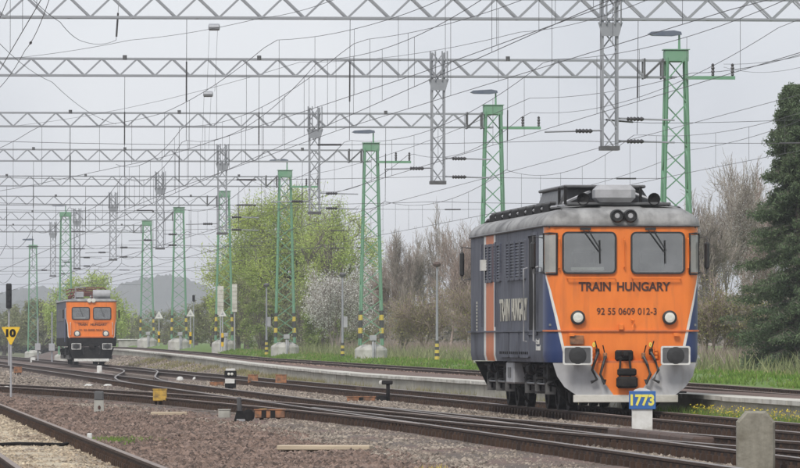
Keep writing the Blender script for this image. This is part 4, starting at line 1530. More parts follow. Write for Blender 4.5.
catenary('overhead line above the two locomotives\' track', lambda d: -.15, 60, 760)
catenary('overhead line above the middle track', lambda d: 4.6, 60, 640)
catenary('overhead line above the raised track behind the platform', uP, 100, 760, zoff=zP)
catenary('overhead line above the sandy track in the lower left', lambda d: 12.0, 60, 420, drop=True)
catenary('overhead line above the crossover track at the right', lambda d: float(np.interp(d, [60, 95, 150, 204, 260], [.4, 2.4, 3.9, 4.6, 4.9])), 60, 248, zc=5.85, zs=7.6, sag=.5, hang=False)
catenary('overhead line above the curving branch track', lambda d: float(np.interp(d, [90, 120, 141, 175, 207, 240, 280, 350], [4.0, 4.7, 5.4, 6.6, 9.1, 12.6, 17.5, 27])), 90, 350, zc=5.9, zs=7.6, hang=False)
catenary('overhead line running between platform and near locomotive\'s track', lambda d: -4.6 - .004 * d, 110, 700, zc=6.4, zs=8.0, sag=.6, drop=False, hang=False)


def wire(label, pts, r=.011, name='feeder_wire', ins=()):
    O = Vector(pts[0])
    root = thing(name, label, 'wire', tuple(O), 0, 'single wires strung across the yard')
    P = [Vector(p) - O for p in pts]
    mid = []
    for a, b in zip(P[:-1], P[1:]):
        n_ = 8
        for k in range(n_):
            t = k / n_
            q = a.lerp(b, t)
            q.z -= .018 * (b - a).length * 4 * t * (1 - t) * .25
            mid.append(q)
    mid.append(P[-1])
    MB().tube(mid, r * .72, 4).build('strand', M['wire'], root)
    for t in ins:
        i = int(t * (len(mid) - 1))
        q0 = mid[i]
        q1 = q0 + (mid[min(i + 1, len(mid) - 1)] - q0).normalized() * .7
        MB().tube([q0, q1], .028, 6).build('insulator', M['insul'], root)
    return root


# horizontal cross-span wires under each portal
for i, (d, px, lab, drops, det) in enumerate(PORT):
    names = ['nearest', 'second nearest', 'third nearest', 'fourth nearest', 'fifth nearest', 'sixth nearest', 'second farthest', 'farthest']
    for zz, wd_ in ((7.05, 'upper'), (6.15, 'lower')):
        if zz < 6.5 and i % 2 == 0:
            continue
        x1 = PX(px, d)
        pts = [(x1 - .4, d, zz + .05)] + [(x1 - k * 8.5, d, zz + (.12 if k % 2 else 0)) for k in range(1, 5)]
        wire('%s cross-span wire under the %s portal beam' % (wd_, names[i]), pts, .010 + d * .00002, 'cross_span_wire', ins=(.05, .45) if i < 5 else (.2,))


def P3(px, py, d): return (PX(px, d), d, PZ(py, d))


wire('wire slanting down to the right from the upper left edge', [P3(-20, 22, 200), P3(52, 82, 250), P3(116, 124, 303.6)], .012, ins=(.9,))
wire('second slanting wire at the upper left, ending in a hanging insulator', [P3(20, -15, 150), P3(60, 22, 165), P3(85, 42, 185), P3(116, 40, 204)], .010, ins=())
wire('steep thin wire at the upper left crossing the portal beams', [P3(52, -10, 120), P3(25, 50, 150), P3(-10, 95, 180)], .010, ins=(.4,))
wire('long thin wire rising from the left edge to the upper middle', [P3(-10, 60, 204), P3(130, 40, 190), P3(260, 18, 175), P3(360, -12, 150)], .010)
wire('jumper wire hanging in a loop left of the upper middle', [P3(119, -4, 204), P3(116, 40, 204)], .012, ins=(.4,))
wire('long wire rising across the middle of the sky to the upper right', [P3(-10, 128, 320), P3(300, 62, 240), P3(520, 32, 190), P3(670, -10, 150)], .011)
wire('long feeder wire from the middle left to the right edge', [P3(60, 235, 640), P3(230, 180, 420), P3(530, 98, 230), P3(692, 73, 190), P3(820, 48, 160)], .013)
wire('feeder wire from the second mast head to the right edge', [P3(724, 64, 248), P3(830, 48, 215)], .012)
wire('sagging wire from the mast behind the locomotive to the right edge', [P3(724, 67, 248), P3(770, 72, 232), P3(830, 58, 215)], .010)
wire('horizontal barbed looking wire right of the nearest drop post', [P3(600, 119, 204), P3(650, 123, 206), P3(830, 118, 212)], .014, ins=(.12, .2))
wire('wire sloping up to the right edge behind the conifer', [P3(540, 195, 300), P3(690, 150, 250), P3(830, 108, 210)], .012)

# insulator pairs (cylinders) hung between the near beams
for px, py, d, lab in ((214, 27, 196, 'upper pale cylinder insulator on the wires near the top left'), (208, 94, 230, 'lower pale cylinder insulator on the wires near the top left')):
    rt = thing('line_insulator', lab, 'insulator', P3(px, py, d), 0, 'pale cylinder insulators')
    MB().lathe([(.05, -.16), (.10, -.14), (.10, .14), (.05, .16)], (0, 0, 0), 10, 'x').build('cylinder', M['galv'], rt)
    MB().tube([(-.13, 0, 0), (-.2, 0, -1.8)], .006, 4).tube([(.10, 0, 0), (.02, 0, -1.8)], .006, 4).build('tie_wire', M['wire'], rt)


# ------------------------------------------------------------------ trees and shrubs
def seg_mesh(name, segs, m, n=4):
    A = np.array([s[0] for s in segs]); B = np.array([s[1] for s in segs])
    r0 = np.array([s[2] for s in segs]); r1 = np.array([s[3] for s in segs])
    t = B - A
    t /= np.maximum(np.linalg.norm(t, axis=1), 1e-6)[:, None]
    ref = np.where(np.abs(t[:, 2:3]) > .9, np.array([[1., 0, 0]]), np.array([[0, 0, 1.]]))
    a = np.cross(t, ref)
    a /= np.linalg.norm(a, axis=1)[:, None]
    b = np.cross(a, t)
    V = []
    for P, r in ((A, r0), (B, r1)):
        for k in range(n):
            an = 2 * math.pi * k / n
            V.append(P + (a * math.cos(an) + b * math.sin(an)) * r[:, None])
    V = np.stack(V, 1).reshape(-1, 3)
    N = len(segs)
    base = np.arange(N)[:, None] * 2 * n
    Fc = []
    for k in range(n):
        Fc.append(np.concatenate([base + k, base + (k + 1) % n, base + n + (k + 1) % n, base + n + k], 1))
    return fast_mesh(name, V, np.concatenate(Fc, 0), [m])


def grow(rs, p, dr, ln, r, lev, segs, tips, spread, gnarl, kids, droop, ratio=.62):
    n = 4 if lev else 3
    q = np.array(p, float)
    dr = np.array(dr, float)
    r0 = r
    for i in range(n):
        dr = dr + rs.normal(0, gnarl, 3) + np.array([0, 0, droop])
        dr /= np.linalg.norm(dr)
        q2 = q + dr * ln / n
        r1 = r * (1 - .55 * (i + 1) / n)
        segs.append((q, q2, r0, r1))
        if lev > 0 and (i > 0 or lev < 3):
            for _ in range(kids):
                ax = rs.normal(0, 1, 3)
                nd = dr + ax / np.linalg.norm(ax) * spread * rs.uniform(.6, 1.3)
                nd /= np.linalg.norm(nd)
                if nd[2] < -.2:
                    nd[2] *= -.5
                grow(rs, q2, nd, ln * ratio * rs.uniform(.7, 1.2), r1 * .62, lev - 1, segs, tips, spread, gnarl, kids, droop, ratio)
        q, r0 = q2, r1
        if lev <= 1:
            tips.append(q2)


def leaves(name, centers, per, spread, size, m, droop=0.0, rs=rng, aspect=1.6):
    c = np.repeat(np.array(centers), per, 0)
    n = len(c)
    c = c + rs.normal(0, spread, (n, 3)) * np.array([1, 1, .85])
    if droop:
        c[:, 2] -= np.abs(rs.normal(0, droop, n))
    a = rs.normal(0, 1, (n, 3))
    a /= np.linalg.norm(a, axis=1)[:, None]
    b = rs.normal(0, 1, (n, 3))
    b -= (b * a).sum(1)[:, None] * a
    b /= np.linalg.norm(b, axis=1)[:, None]
    s = size * rs.uniform(.6, 1.4, n)[:, None]
    V = np.stack([c - a * s * aspect, c - b * s * .7, c + a * s * aspect, c + b * s * .7], 1).reshape(-1, 3)
    return fast_mesh(name, V, np.arange(4 * n).reshape(-1, 4), [m])


def gz_at(x, d):
    u = xA(d) - x
    return bank_z(u, d) if u < -11 else -.25


def leafy(name, label, cat, px, ytop, d, wpx, lm, bark, seed, group, per=5, lsize=.10, droop=.0, lev=3, kids=2, trunk=.16, shape=1.0, stems=1, leafspread=.35, extra=None, gnarl=.16):
    rs = np.random.default_rng(seed)
    x = PX(px, d)
    g = gz_at(x, d)
    H = PZ(ytop, d) - g
    Wd = wpx / F * d
    segs, tips = [], []
    for s in range(stems):
        dr = (rs.normal(0, .25 if stems > 1 else .05), rs.normal(0, .25 if stems > 1 else .05), 1)
        grow(rs, (rs.normal(0, .12 * stems / 3), rs.normal(0, .12 * stems / 3), -.1), dr, H * .5, trunk, lev, segs, tips, .75 * shape, gnarl, kids, .03)
    T = np.array(tips)
    # fit the crown to its measured width and height
    zmax = np.percentile(T[:, 2], 99)
    xr = np.percentile(np.abs(T[:, 0]), 96)
    yr = np.percentile(np.abs(T[:, 1]), 96)
    sc = np.array([Wd / 2 / max(xr, .1), Wd / 2 / max(yr, .1), H / zmax])
    segs = [(a * sc, b * sc, r0, r1) for a, b, r0, r1 in segs]
    T = T * sc
    root = thing(name, label, cat, (x, d, g), 0, group)
    T[:, 2] = np.maximum(T[:, 2], .1)
    big = [s for s in segs if s[2] > trunk * .3]
    small = [s for s in segs if s[2] <= trunk * .3]
    link(bpy.data.objects.new('trunk', seg_mesh('trunk', big, M[bark], 5)), root)
    if small:
        small = [(a, b, max(r0, .010), max(r1, .005)) for a, b, r0, r1 in small]
        link(bpy.data.objects.new('branches', seg_mesh('branches', small, M[bark], 3)), root)
    if lm:
        link(bpy.data.objects.new('crown', leaves('crown', T, per, leafspread, lsize, M[lm], droop, rs)), root)
    if extra:
        lm2, per2, size2 = extra
        link(bpy.data.objects.new('blossom' if lm2 == 'blossom' else 'young_leaves', leaves('blossom', T[rs.random(len(T)) < .7], per2, leafspread * .6, size2, M[lm2], 0, rs)), root)
    return root


def crown_tree(name, label, cat, px, ytop, d, wpx, lm, seed, group, base=.22, clumps=90, per=130, lsize=.05, droop=.5, crad=.16, trunk=.28, stems=1, gap=.0, up=0.0):
    """tree whose limbs run out to clumps spread through an uneven crown"""
    rs = np.random.default_rng(seed)
    x = PX(px, d)
    g = gz_at(x, d)
    H = PZ(ytop, d) - g
    Rw = wpx / F * d / 2
    z0 = H * base
    root = thing(name, label, cat, (x, d, g), 0, group)
    cs = []
    ph = rs.uniform(0, 6.28, 4)
    while len(cs) < clumps:
        v = rs.normal(0, 1, 3)
        v /= np.linalg.norm(v)
        r = rs.uniform(.25, 1) ** .5
        a = math.atan2(v[1], v[0])
        wob = 1 + .16 * math.sin(3 * a + ph[0]) + .13 * math.sin(5 * v[2] + ph[1] + a)
        t = .5 + .5 * v[2] * r
        rad = Rw * math.sin(math.pi * min(1, .16 + .80 * t)) ** .7
        cs.append(np.array([math.cos(a) * r * rad * wob * math.sqrt(max(0.05, 1 - (v[2] * .6) ** 2)), math.sin(a) * r * rad * wob, z0 + (H - z0) * (.04 + .93 * t) * (1 + .04 * math.sin(a * 2 + ph[2]))]))
    cs = np.array(cs)
    cs[:, 2] *= H * .97 / np.percentile(cs[:, 2], 98)
    segs = []
    axes = []
    for k in range(stems):
        lean = rs.normal(0, .12 if stems > 1 else .03, 2) * H
        pts = [np.array([lean[0] * t ** 1.4 + .15 * math.sin(3 * t + k), lean[1] * t ** 1.4, H * .72 * t - .1]) for t in np.linspace(0, 1, 9)]
        axes.append(pts)
        for i in range(8):
            segs.append((pts[i], pts[i + 1], trunk * (1 - .1 * i), trunk * (1 - .1 * (i + 1))))
    twigs = []
    for c in cs:
        pts = axes[rs.integers(stems)]
        i = int(np.clip((c[2] / H - .22) / .72 * 8 * rs.uniform(.55, .95), 1, 7))
        p0 = pts[i]
        m = p0 * .5 + c * .5 + rs.normal(0, .06 * Rw, 3) + np.array([0, 0, .04 * H])
        r = trunk * .28
        q = [p0 * (1 - t) ** 2 + m * 2 * t * (1 - t) + c * t * t for t in np.linspace(0, 1, 5)]
        for j in range(4):
            (segs if j < 2 else twigs).append((q[j], q[j + 1], r * (1 - j * .22), r * (1 - (j + 1) * .22)))
        for _ in range(7):
            e = c + rs.normal(0, crad * Rw, 3) * np.array([1, 1, .9])
            twigs.append((q[3] * .4 + c * .6, e, .018, .008))
    link(bpy.data.objects.new('trunk', seg_mesh('trunk', segs, M['bark'], 5)), root)
    link(bpy.data.objects.new('branches', seg_mesh('branches', twigs, M['bark'], 3)), root)
    ks = cs[rs.random(len(cs)) > gap]
    V = np.repeat(ks, per, 0)
    rr = crad * Rw * np.repeat(rs.uniform(.6, 1.3, len(ks)), per)
    V = V + np.clip(rs.normal(0, 1, V.shape), -1.7, 1.7) * rr[:, None] * .62
    if droop:
        V[:, 2] -= np.abs(rs.normal(0, droop, len(V)))
    V[:, 2] = np.maximum(V[:, 2], .25)
    link(bpy.data.objects.new('crown', leaves('crown', V, 1, .02, lsize, M[lm], 0, rs)), root)
    return root


GT = 'trees beyond the platform track'
crown_tree('willow_tree', 'large yellow green willow behind the mast left of centre', 'tree', 284, 192, 505, 140, 'willow', 1, GT, base=.16, clumps=170, per=380, lsize=.045, droop=.6, stems=3, crad=.17, gap=.0)
crown_tree('willow_tree', 'second yellow green willow right of the largest one, grey limbs showing', 'tree', 336, 208, 490, 100, 'willow', 2, GT, base=.2, clumps=110, per=260, lsize=.042, droop=.5, stems=3, crad=.17, gap=.15)
crown_tree('willow_tree', 'lower left flank willow beside the two white panels', 'tree', 246, 240, 520, 72, 'willow', 3, GT, base=.1, clumps=80, per=180, lsize=.055, droop=.4, stems=2, trunk=.2)
crown_tree('willow_tree', 'yellow green willow behind the distant locomotive', 'tree', 86, 276, 690, 88, 'willow', 4, GT, base=.1, clumps=90, per=200, lsize=.075, droop=.5, stems=3, trunk=.2)
crown_tree('leafy_tree', 'rounded green tree left of the distant locomotive', 'tree', 40, 302, 800, 60, 'leaf2', 5, GT, base=.1, clumps=60, per=150, lsize=.09, droop=.2)
crown_tree('leafy_tree', 'green tree at the left edge behind the yellow triangle sign', 'tree', 4, 308, 820, 58, 'leaf2', 6, GT, base=.1, clumps=60, per=150, lsize=.09, droop=.2)
i = 0
for px, yt, d, wp, lm, lab in (
        (212, 298, 560, 46, 'leaf2', 'olive bush between the masts with white warning triangles'),
        (238, 285, 500, 50, 'leaf2', 'dark olive bush right of the two white panels'),
        (262, 290, 480, 50, 'leaf', 'green bush at the foot of the largest willow, left side'),
        (300, 284, 470, 56, 'leaf2', 'olive bush at the foot of the largest willow, right side'),
        (322, 298, 455, 44, 'leaf', 'green bush left of the white blossoming shrub'),
        (362, 290, 460, 46, 'leaf2', 'olive bush right of the white blossoming shrub'),
        (165, 312, 700, 46, 'leaf2', 'small olive bush behind the farthest portal mast'),
        (196, 304, 640, 44, 'leaf2', 'small bush behind the second farthest portal mast'),
        (132, 318, 760, 40, 'leaf2', 'small bush right of the distant locomotive'),
        (112, 308, 740, 36, 'leaf2', 'small green tree just right of the distant locomotive\'s roof')):
    crown_tree('bush', lab, 'bush', px, yt, d, wp, lm, 20 + i, 'bushes beyond the platform track', base=.02, clumps=46, per=90, lsize=.055, droop=.1, crad=.2, trunk=.06, stems=5)
    i += 1
leafy('blossoming_shrub', 'shrub covered in white blossom between the lamp post and the mast', 'shrub', 336, 272, 440, 54, None, 'twig2', 40, 'blossoming shrubs', lev=3, kids=2, trunk=.05, stems=6, extra=('blossom', 2, .034))
leafy('blossoming_shrub', 'smaller white blossoming shrub just right of the mast', 'shrub', 384, 262, 452, 40, None, 'twig2', 41, 'blossoming shrubs', lev=3, kids=2, trunk=.05, stems=5, extra=('blossom', 1, .035))

bare = [
    (392, 250, 430, 44, 'twig', 'bare shrub just right of the mast with yellow bands'),
    (412, 238, 425, 46, 'twig2', 'bare grey shrub left of the striped lamp post'),
    (432, 226, 445, 56, 'twig2', 'tallest bare shrub behind the striped lamp post'),
    (450, 238, 410, 50, 'twig', 'reddish bare shrub right of the striped lamp post'),
    (468, 228, 430, 56, 'twig2', 'bare grey shrub beside the rear of the near locomotive'),
    (490, 240, 420, 56, 'twig', 'bare reddish shrub half hidden by the near locomotive\'s rear'),
    (428, 290, 395, 60, 'twig', 'low reddish bare shrub round the striped lamp post'),
    (466, 285, 392, 50, 'twig', 'low reddish thicket at the near locomotive\'s rear buffers'),
    (398, 300, 398, 46, 'twig2', 'low bare thicket right of the concrete mast footing'),
    (700, 205, 300, 64, 'twig2', 'bare shrub directly right of the near locomotive\'s cab'),
    (722, 172, 310, 70, 'twig2', 'tall bare shrub with pale buds right of the near locomotive'),
    (745, 180, 320, 66, 'twig2', 'tall bare shrub left of the conifer'),
    (775, 190, 315, 70, 'twig', 'bare shrub behind the conifer'),
    (800, 200, 315, 66, 'twig2', 'bare shrub behind the conifer at the right edge'),
    (712, 285, 280, 60, 'twig', 'low thicket at the right of the near locomotive'),
    (742, 290, 280, 60, 'twig2', 'low thicket left of the conifer\'s foot'),
    (782, 300, 282, 64, 'twig', 'low thicket behind the conifer\'s foot'),
]
for k, (px, yt, d, wp, tm, lab) in enumerate(bare):
    ex = None
    if px > 690 and yt < 200:
        ex = ('blossom', 1, .014)
    elif yt > 280:
        ex = ('drygrass', 1, .03)
    leafy('bare_shrub', lab, 'shrub', px, yt, d, wp, None, tm, 60 + k, 'bare shrubs beyond the platform track', lev=4 if yt < 280 else 3, kids=2, trunk=.055, stems=2 if yt < 280 else 5, extra=ex, gnarl=.12)


def conifer(label, px, ytop, d, wpx, seed):
    rs = np.random.default_rng(seed)
    x = PX(px, d)
    g = gz_at(x, d)
    H = PZ(ytop, d) - g
    Rm = wpx / F * d / 2
    root = thing('conifer', label, 'tree', (x, d, g))
    segs = []
    z = 0
    pts = [np.array([.12 * math.sin(t * 5), .1 * math.cos(t * 4), H * t]) for t in np.linspace(0, 1, 14)]
    for a, b, t in zip(pts[:-1], pts[1:], np.linspace(0, .93, 13)):
        segs.append((a, b, .17 * (1 - t) + .02, .17 * (1 - t - .07) + .02))
    link(bpy.data.objects.new('trunk', seg_mesh('trunk', segs, M['bark'], 7)), root)
    br, cen = [], []
    whorls = np.linspace(.03, .985, 60)
    for t0 in whorls:
        for k in range(6):
            t = float(np.clip(t0 + rs.normal(0, .02), .05, .99))
            a = rs.uniform(0, 6.283)
            ln = Rm * (1.05 - t) ** .8 * rs.choice([.45, .7, .95, 1.12], p=[.25, .3, .3, .15])
            p = np.array([.12 * math.sin(t * 5), .1 * math.cos(t * 4), H * t])
            dv = np.array([math.cos(a), math.sin(a), .22])
            for q in range(8):
                p2 = p + dv * ln / 8
                br.append((p, p2, .024 * (1 - q / 9), .024 * (1 - (q + 1) / 9)))
                if q > 1:
                    for s_ in (-1, 1):
                        sl_ = ln * .2 * (1.15 - q / 9) * rs.uniform(.5, 1.3)
                        e = p2 + np.array([-math.sin(a), math.cos(a), -.35]) * s_ * np.array([1, 1, s_]) * sl_ + dv * .12 * ln
                        br.append((p2, e, .010, .005))
                        for w in np.linspace(.15, 1, 6):
                            cen.append(p2 + (e - p2) * w + rs.normal(0, .02, 3) + np.array([0, 0, -.03]))
                cen.append(p2)
                p = p2
                dv = dv + np.array([0, 0, -.13 if q < 4 else .07])
    link(bpy.data.objects.new('branches', seg_mesh('branches', br, M['bark'], 3)), root)
    link(bpy.data.objects.new('crown', leaves('crown', cen, 5, .065, .025, M['needle'], .06, rs, aspect=2.4)), root)


n = 30000
dd = 215 + 290 * rng.random(n)
uu = -17.0 - 8 * rng.random(n)
blades('undergrowth', 'tangled brown undergrowth at the foot of the shrubs', M['twig'], 14.61 - SLOPE * dd - uu, dd, np.array([bank_z(a, b) for a, b in zip(uu, dd)]) - .02, .75, .016, lean=.4)
n = 14000
dd = 215 + 290 * rng.random(n)
uu = -14.8 - 9 * rng.random(n)
blades('undergrowth', 'dull green weeds among the brown undergrowth below the shrubs', M['leaf2'], 14.61 - SLOPE * dd - uu, dd, np.array([bank_z(a, b) for a, b in zip(uu, dd)]) - .02, .6, .035, lean=.4)
conifer('tall dark green conifer at the right edge', 797, 84, 236, 146, 5)

# far off woods and hills
def wood_band(name, label, d, px0, px1, ytop, m, n, seed):
    rs = np.random.default_rng(seed)
    cen = []
    for k in range(n):
        px = rs.uniform(px0, px1)
        hh = PZ(ytop + 10 * math.sin(px * .05) + 6 * math.sin(px * .13 + 2), d) * rs.uniform(.7, 1.05)
        dd = d + rs.uniform(-25, 25)
        for j in range(26):
            a = rs.normal(0, 1, 3)
            a /= np.linalg.norm(a)
            cen.append((PX(px, dd) + a[0] * 2.6, dd + a[1] * 2.4, max(.2, hh * .55 + a[2] * hh * .45)))
    return tag(link(bpy.data.objects.new(name, leaves(name, cen, 5, .6, .24, M[m], 0, rs))), label, 'wood', kind='stuff')


wood_band('far_woodland', 'far band of hazy olive woodland along the horizon', 1150, -60, 480, 318, 'leaf2', 170, 3)
wood_band('far_woodland', 'brownish woodland behind the bare shrubs at the right', 620, 360, 860, 305, 'twig2', 170, 4)


def hill(label, d, pts, depth, seed):
    rs = np.random.default_rng(seed)
    xs_ = np.linspace(-60, 420, 240)
    yy = np.interp(xs_, *zip(*pts))
    k = np.ones(13) / 13
    yy = np.convolve(np.pad(yy, 6, 'edge'), k, 'valid') + rs.normal(0, .9, len(xs_))
    V, Fc = [], []
    rows = 10
    for r_ in range(rows + 1):
        t = r_ / rows
        prof = math.sin(math.pi * min(1, t * 1.05) * .5)
        dd = d - depth * (1 - t)
        for j, px in enumerate(xs_):
            top = PZ(yy[j], d)
            V.append((PX(px, d), dd, -.5 + (top + .5) * prof + rs.normal(0, .5) * prof))
    n_ = len(xs_)
    for r_ in range(rows):
        for j in range(n_ - 1):
            a = r_ * n_ + j
            Fc.append((a, a + 1, a + n_ + 1, a + n_))
    # back slope
    b = len(V)
    for j, px in enumerate(xs_):
        V.append((PX(px, d), d + depth, -.5))
    for j in range(n_ - 1):
        a = rows * n_ + j
        Fc.append((a, a + 1, b + j + 1, b + j))
    return tag(link(bpy.data.objects.new('hill', fast_mesh('hill', V, Fc, [M['hill']], True))), label, kind='structure')


hill('hazy wooded hill on the horizon at the left', 4600, [(-60, 300), (0, 296), (40, 286), (60, 290), (100, 296), (125, 284), (150, 277), (170, 275), (190, 279), (215, 291), (240, 300), (300, 312), (420, 322)], 260, 8)
hill('lower nearer hazy ridge at the left', 3600, [(-60, 312), (0, 305), (30, 300), (60, 306), (100, 318), (160, 312), (200, 308), (260, 318), (420, 326)], 200, 9)

# ------------------------------------------------------------------ yard furniture
def ground_at(px, py, z=-.25):
    d = F * (CAMZ - z) / (py - HORY)
    return PX(px, d), d, z


# kilometre post with blue number board
d = 114.0
r_ = thing('kilometre_post', 'short white post with blue 1773 number board in front of the near locomotive', 'post', (PX(642, d), d, -.22))
zt = PZ(388, d) + .22
MB().plate([(-.165, -.2), (.165, -.2), (.165, zt - .09), (.12, zt - .03), (.04, zt), (-.04, zt), (-.12, zt - .03), (-.165, zt - .09)], -.12, .12).build('post', M['white'], r_)
zc = PZ(400, d) + .22
b_ = MB().bbox((0, -.14, zc), (.435, .02, .295), .004).build('number_board', M['sblue'], r_)
text('number', '1773', .2, (0, -.153, zc), (math.pi / 2, 0, 0), M['signyellow'], b_, width=.385, height=.19, bold=.008)

# big concrete post at the lower right
d = 79.0
x = PX(755.5, d)
r_ = thing('concrete_post', 'octagonal topped grey concrete post at the lower right edge', 'post', (x, d, -.25))
hz = PZ(411, d) + .25
bm_ = MB()
o1 = [(-.215, -.3), (.215, -.3), (.215, hz - .12), (.11, hz), (-.11, hz), (-.215, hz - .12)]
o2 = [(-.19, -.3), (.19, -.3), (.19, hz - .13), (.098, hz - .025), (-.098, hz - .025), (-.19, hz - .13)]
bm_.add([(a_, .13, z_) for a_, z_ in o1] + [(a_, -.10, z_) for a_, z_ in o1] + [(a_, -.135, z_) for a_, z_ in o2],
        [tuple(range(6)), tuple(range(17, 11, -1))] + [(i_, (i_ + 1) % 6, (i_ + 1) % 6 + 6, i_ + 6) for i_ in range(6)] + [(i_ + 6, (i_ + 1) % 6 + 6, (i_ + 1) % 6 + 12, i_ + 12) for i_ in range(6)])
bm_.build('post', M['postconcrete'], r_)
MB().bbox((0, 0, -.02), (.6, .42, .1), .03).build('foot_slab', M['postconcrete'], r_)

# black topped white post
x, d, z = ground_at(99, 414)
r_ = thing('marker_post', 'short grey post with black top in the gravel at the left', 'post', (x, d, z))
MB().plate([(-.11, -.1), (.11, -.1), (.10, .30), (-.10, .30)], -.07, .07).build('lower_post', M['concrete'], r_)
MB().bbox((0, 0, .39), (.20, .16, .20), .02).build('black_top', M['dgrey'], r_)
text('painted_mark', '0', .1, (.01, -.075, .14), (math.pi / 2, 0, 0), M['text'], r_, width=.06, height=.09, bold=.01)

# yellow triangle sign with 10
d = 190.0
x = PX(11, d)
r_ = thing('speed_sign', 'yellow triangle sign with black 10 on a thin post at the left edge', 'sign', (x, d, -.25))
MB().tube([(0, 0, 0), (0, 0, PZ(330, d) + .25)], .03, 6).build('post', M['grey'], r_)
zt = PZ(327.5, d) + .25
zb = PZ(344.5, d) + .25
hw = 9.2 / F * d
tri = MB().plate([(-hw, zt), (-hw + .02, zt + .015), (hw - .02, zt + .015), (hw, zt), (.025, zb), (-.025, zb)], -.05, -.035).build('sign_plate', M['yellow'], r_)
text('number', '10', .2, (0, -.055, zt - .15), (math.pi / 2, 0, 0), M['black'], tri, width=.27, height=.22, bold=.012)

# colour-light signal far left
d = 420.0
r_ = thing('light_signal', 'slim dark light signal on a mast at the left edge', 'signal', (PX(9, d), d, -.25))
MB().tube([(0, 0, 0), (0, 0, PZ(284, d) + .25)], .06, 6).build('signal_mast', M['grey'], r_)
hd = MB().bbox((0, -.15, PZ(296, d) + .25), (.34, .2, 1.5), .05).build('signal_head', M['black'], r_)
for k in range(4):
    MB().lathe([(.10, 0), (.12, -.12), (.10, -.13)], (0, -.25, PZ(296, d) - .25 + k * .34), 10, 'y').build('lamp_hood', M['black'], hd)


def point_box(label, px, py, wpx, hpx, m, leg=True, d=None, cat='marker box', stripe=False, group='boxes along the tracks'):
    x, d_, z = ground_at(px, py)
    s = d_ / F
    r_ = thing('track_box', label, cat, (x, d_, z), 0, group)
    wd_, hh = wpx * s, hpx * s
    z0 = hh * .38 if leg else .02
    o = MB().bbox((0, 0, z0 + (hh - z0) / 2), (wd_, max(.3, wd_ * .5), hh - z0), .015).build('housing', M[m], r_)
    MB().box((0, 0, hh + .008), (wd_ * 1.06, max(.3, wd_ * .5) * 1.06, .02)).build('lid', M[m], r_)
    if leg:
        for a in (-.28, .0, .28):
            MB().box((a * wd_, -.02, z0 / 2), (wd_ * .14, .08, z0 + .04)).build('leg', M['black'], r_)
    else:
        MB().box((0, 0, .0), (wd_ * .8, .4, .1)).build('base_plate', M['dgrey'], r_)
    if stripe:
        for a in (-.2, .1) if stripe == 2 else (.0,):
            MB().box((a * wd_, -max(.3, wd_ * .5) / 2 - .004, z0 + (hh - z0) / 2), (wd_ * .16, .006, (hh - z0) * .96)).build('dark_band', M['black'], o)
    return r_


point_box('ochre yellow box on black legs in the gravel left of centre', 160, 408, 13.5, 18.5, 'boxyellow')
point_box('orange box on black legs near the left edge below the yellow sign', 18, 376.5, 8, 9.5, 'boxorange')
point_box('rust orange box on legs right of the small shunting signal', 253, 388, 10, 13, 'boxorange')
point_box('brown orange box on black legs between the tracks left of the platform', 281, 388, 11, 13, 'boxorange')
point_box('small orange box at the foot of the platform wall', 314, 379, 8.5, 8, 'boxorange')
point_box('orange and black banded point motor box between the tracks at centre', 361, 404.5, 28, 7.5, 'boxorange', leg=False, stripe=1)
point_box('orange banded point motor box beside the near rail left of centre', 270, 423, 30, 13, 'boxorange', leg=True, stripe=2)
point_box('small orange box half hidden between the middle rails', 289, 404, 12, 5, 'boxorange', leg=False)
point_box('orange box beside the small shunting signal', 217, 388.5, 14, 6, 'boxorange', leg=False)
point_box('pale square concrete block in the gravel left of centre', 224.5, 420, 12, 10, 'concrete', leg=False, cat='block')
point_box('small brown box between the tracks right of the boxes', 359, 396, 6, 8.5, 'brownblock')
point_box('orange edged point box beside the black lever stand', 263, 421.5, 7, 12, 'boxyellow')

# dwarf shunting signal
x, d, z = ground_at(230.5, 392)
s = d / F
r_ = thing('shunting_signal', 'small black and white shunting signal between the tracks', 'signal', (x, d, z), 0)
MB().bbox((0, 0, 8 * s), (11 * s, .3, 8 * s), .02).build('lower_case', M['black'], r_)
MB().bbox((0, 0, 18 * s), (12 * s, .3, 6.5 * s), .02).build('signal_case', M['black'], r_)
MB().box((-.5 * s, -.16, 11 * s), (9.5 * s, .03, 4.5 * s)).build('white_band', M['white'], r_)
MB().box((0, -.0, 22.5 * s), (9.5 * s, .26, 2 * s)).build('white_top', M['white'], r_)
for k in (-1.6, 1.6):
    MB().lathe([(1.3 * s, 0), (1.4 * s, -.03), (.8 * s, -.04)], (k * s, -.15, 18 * s), 10, 'y').build('lamp', M['lens'], r_)
MB().box((0, 0, 2 * s), (5 * s, .2, 4.4 * s)).build('foot', M['dgrey'], r_)

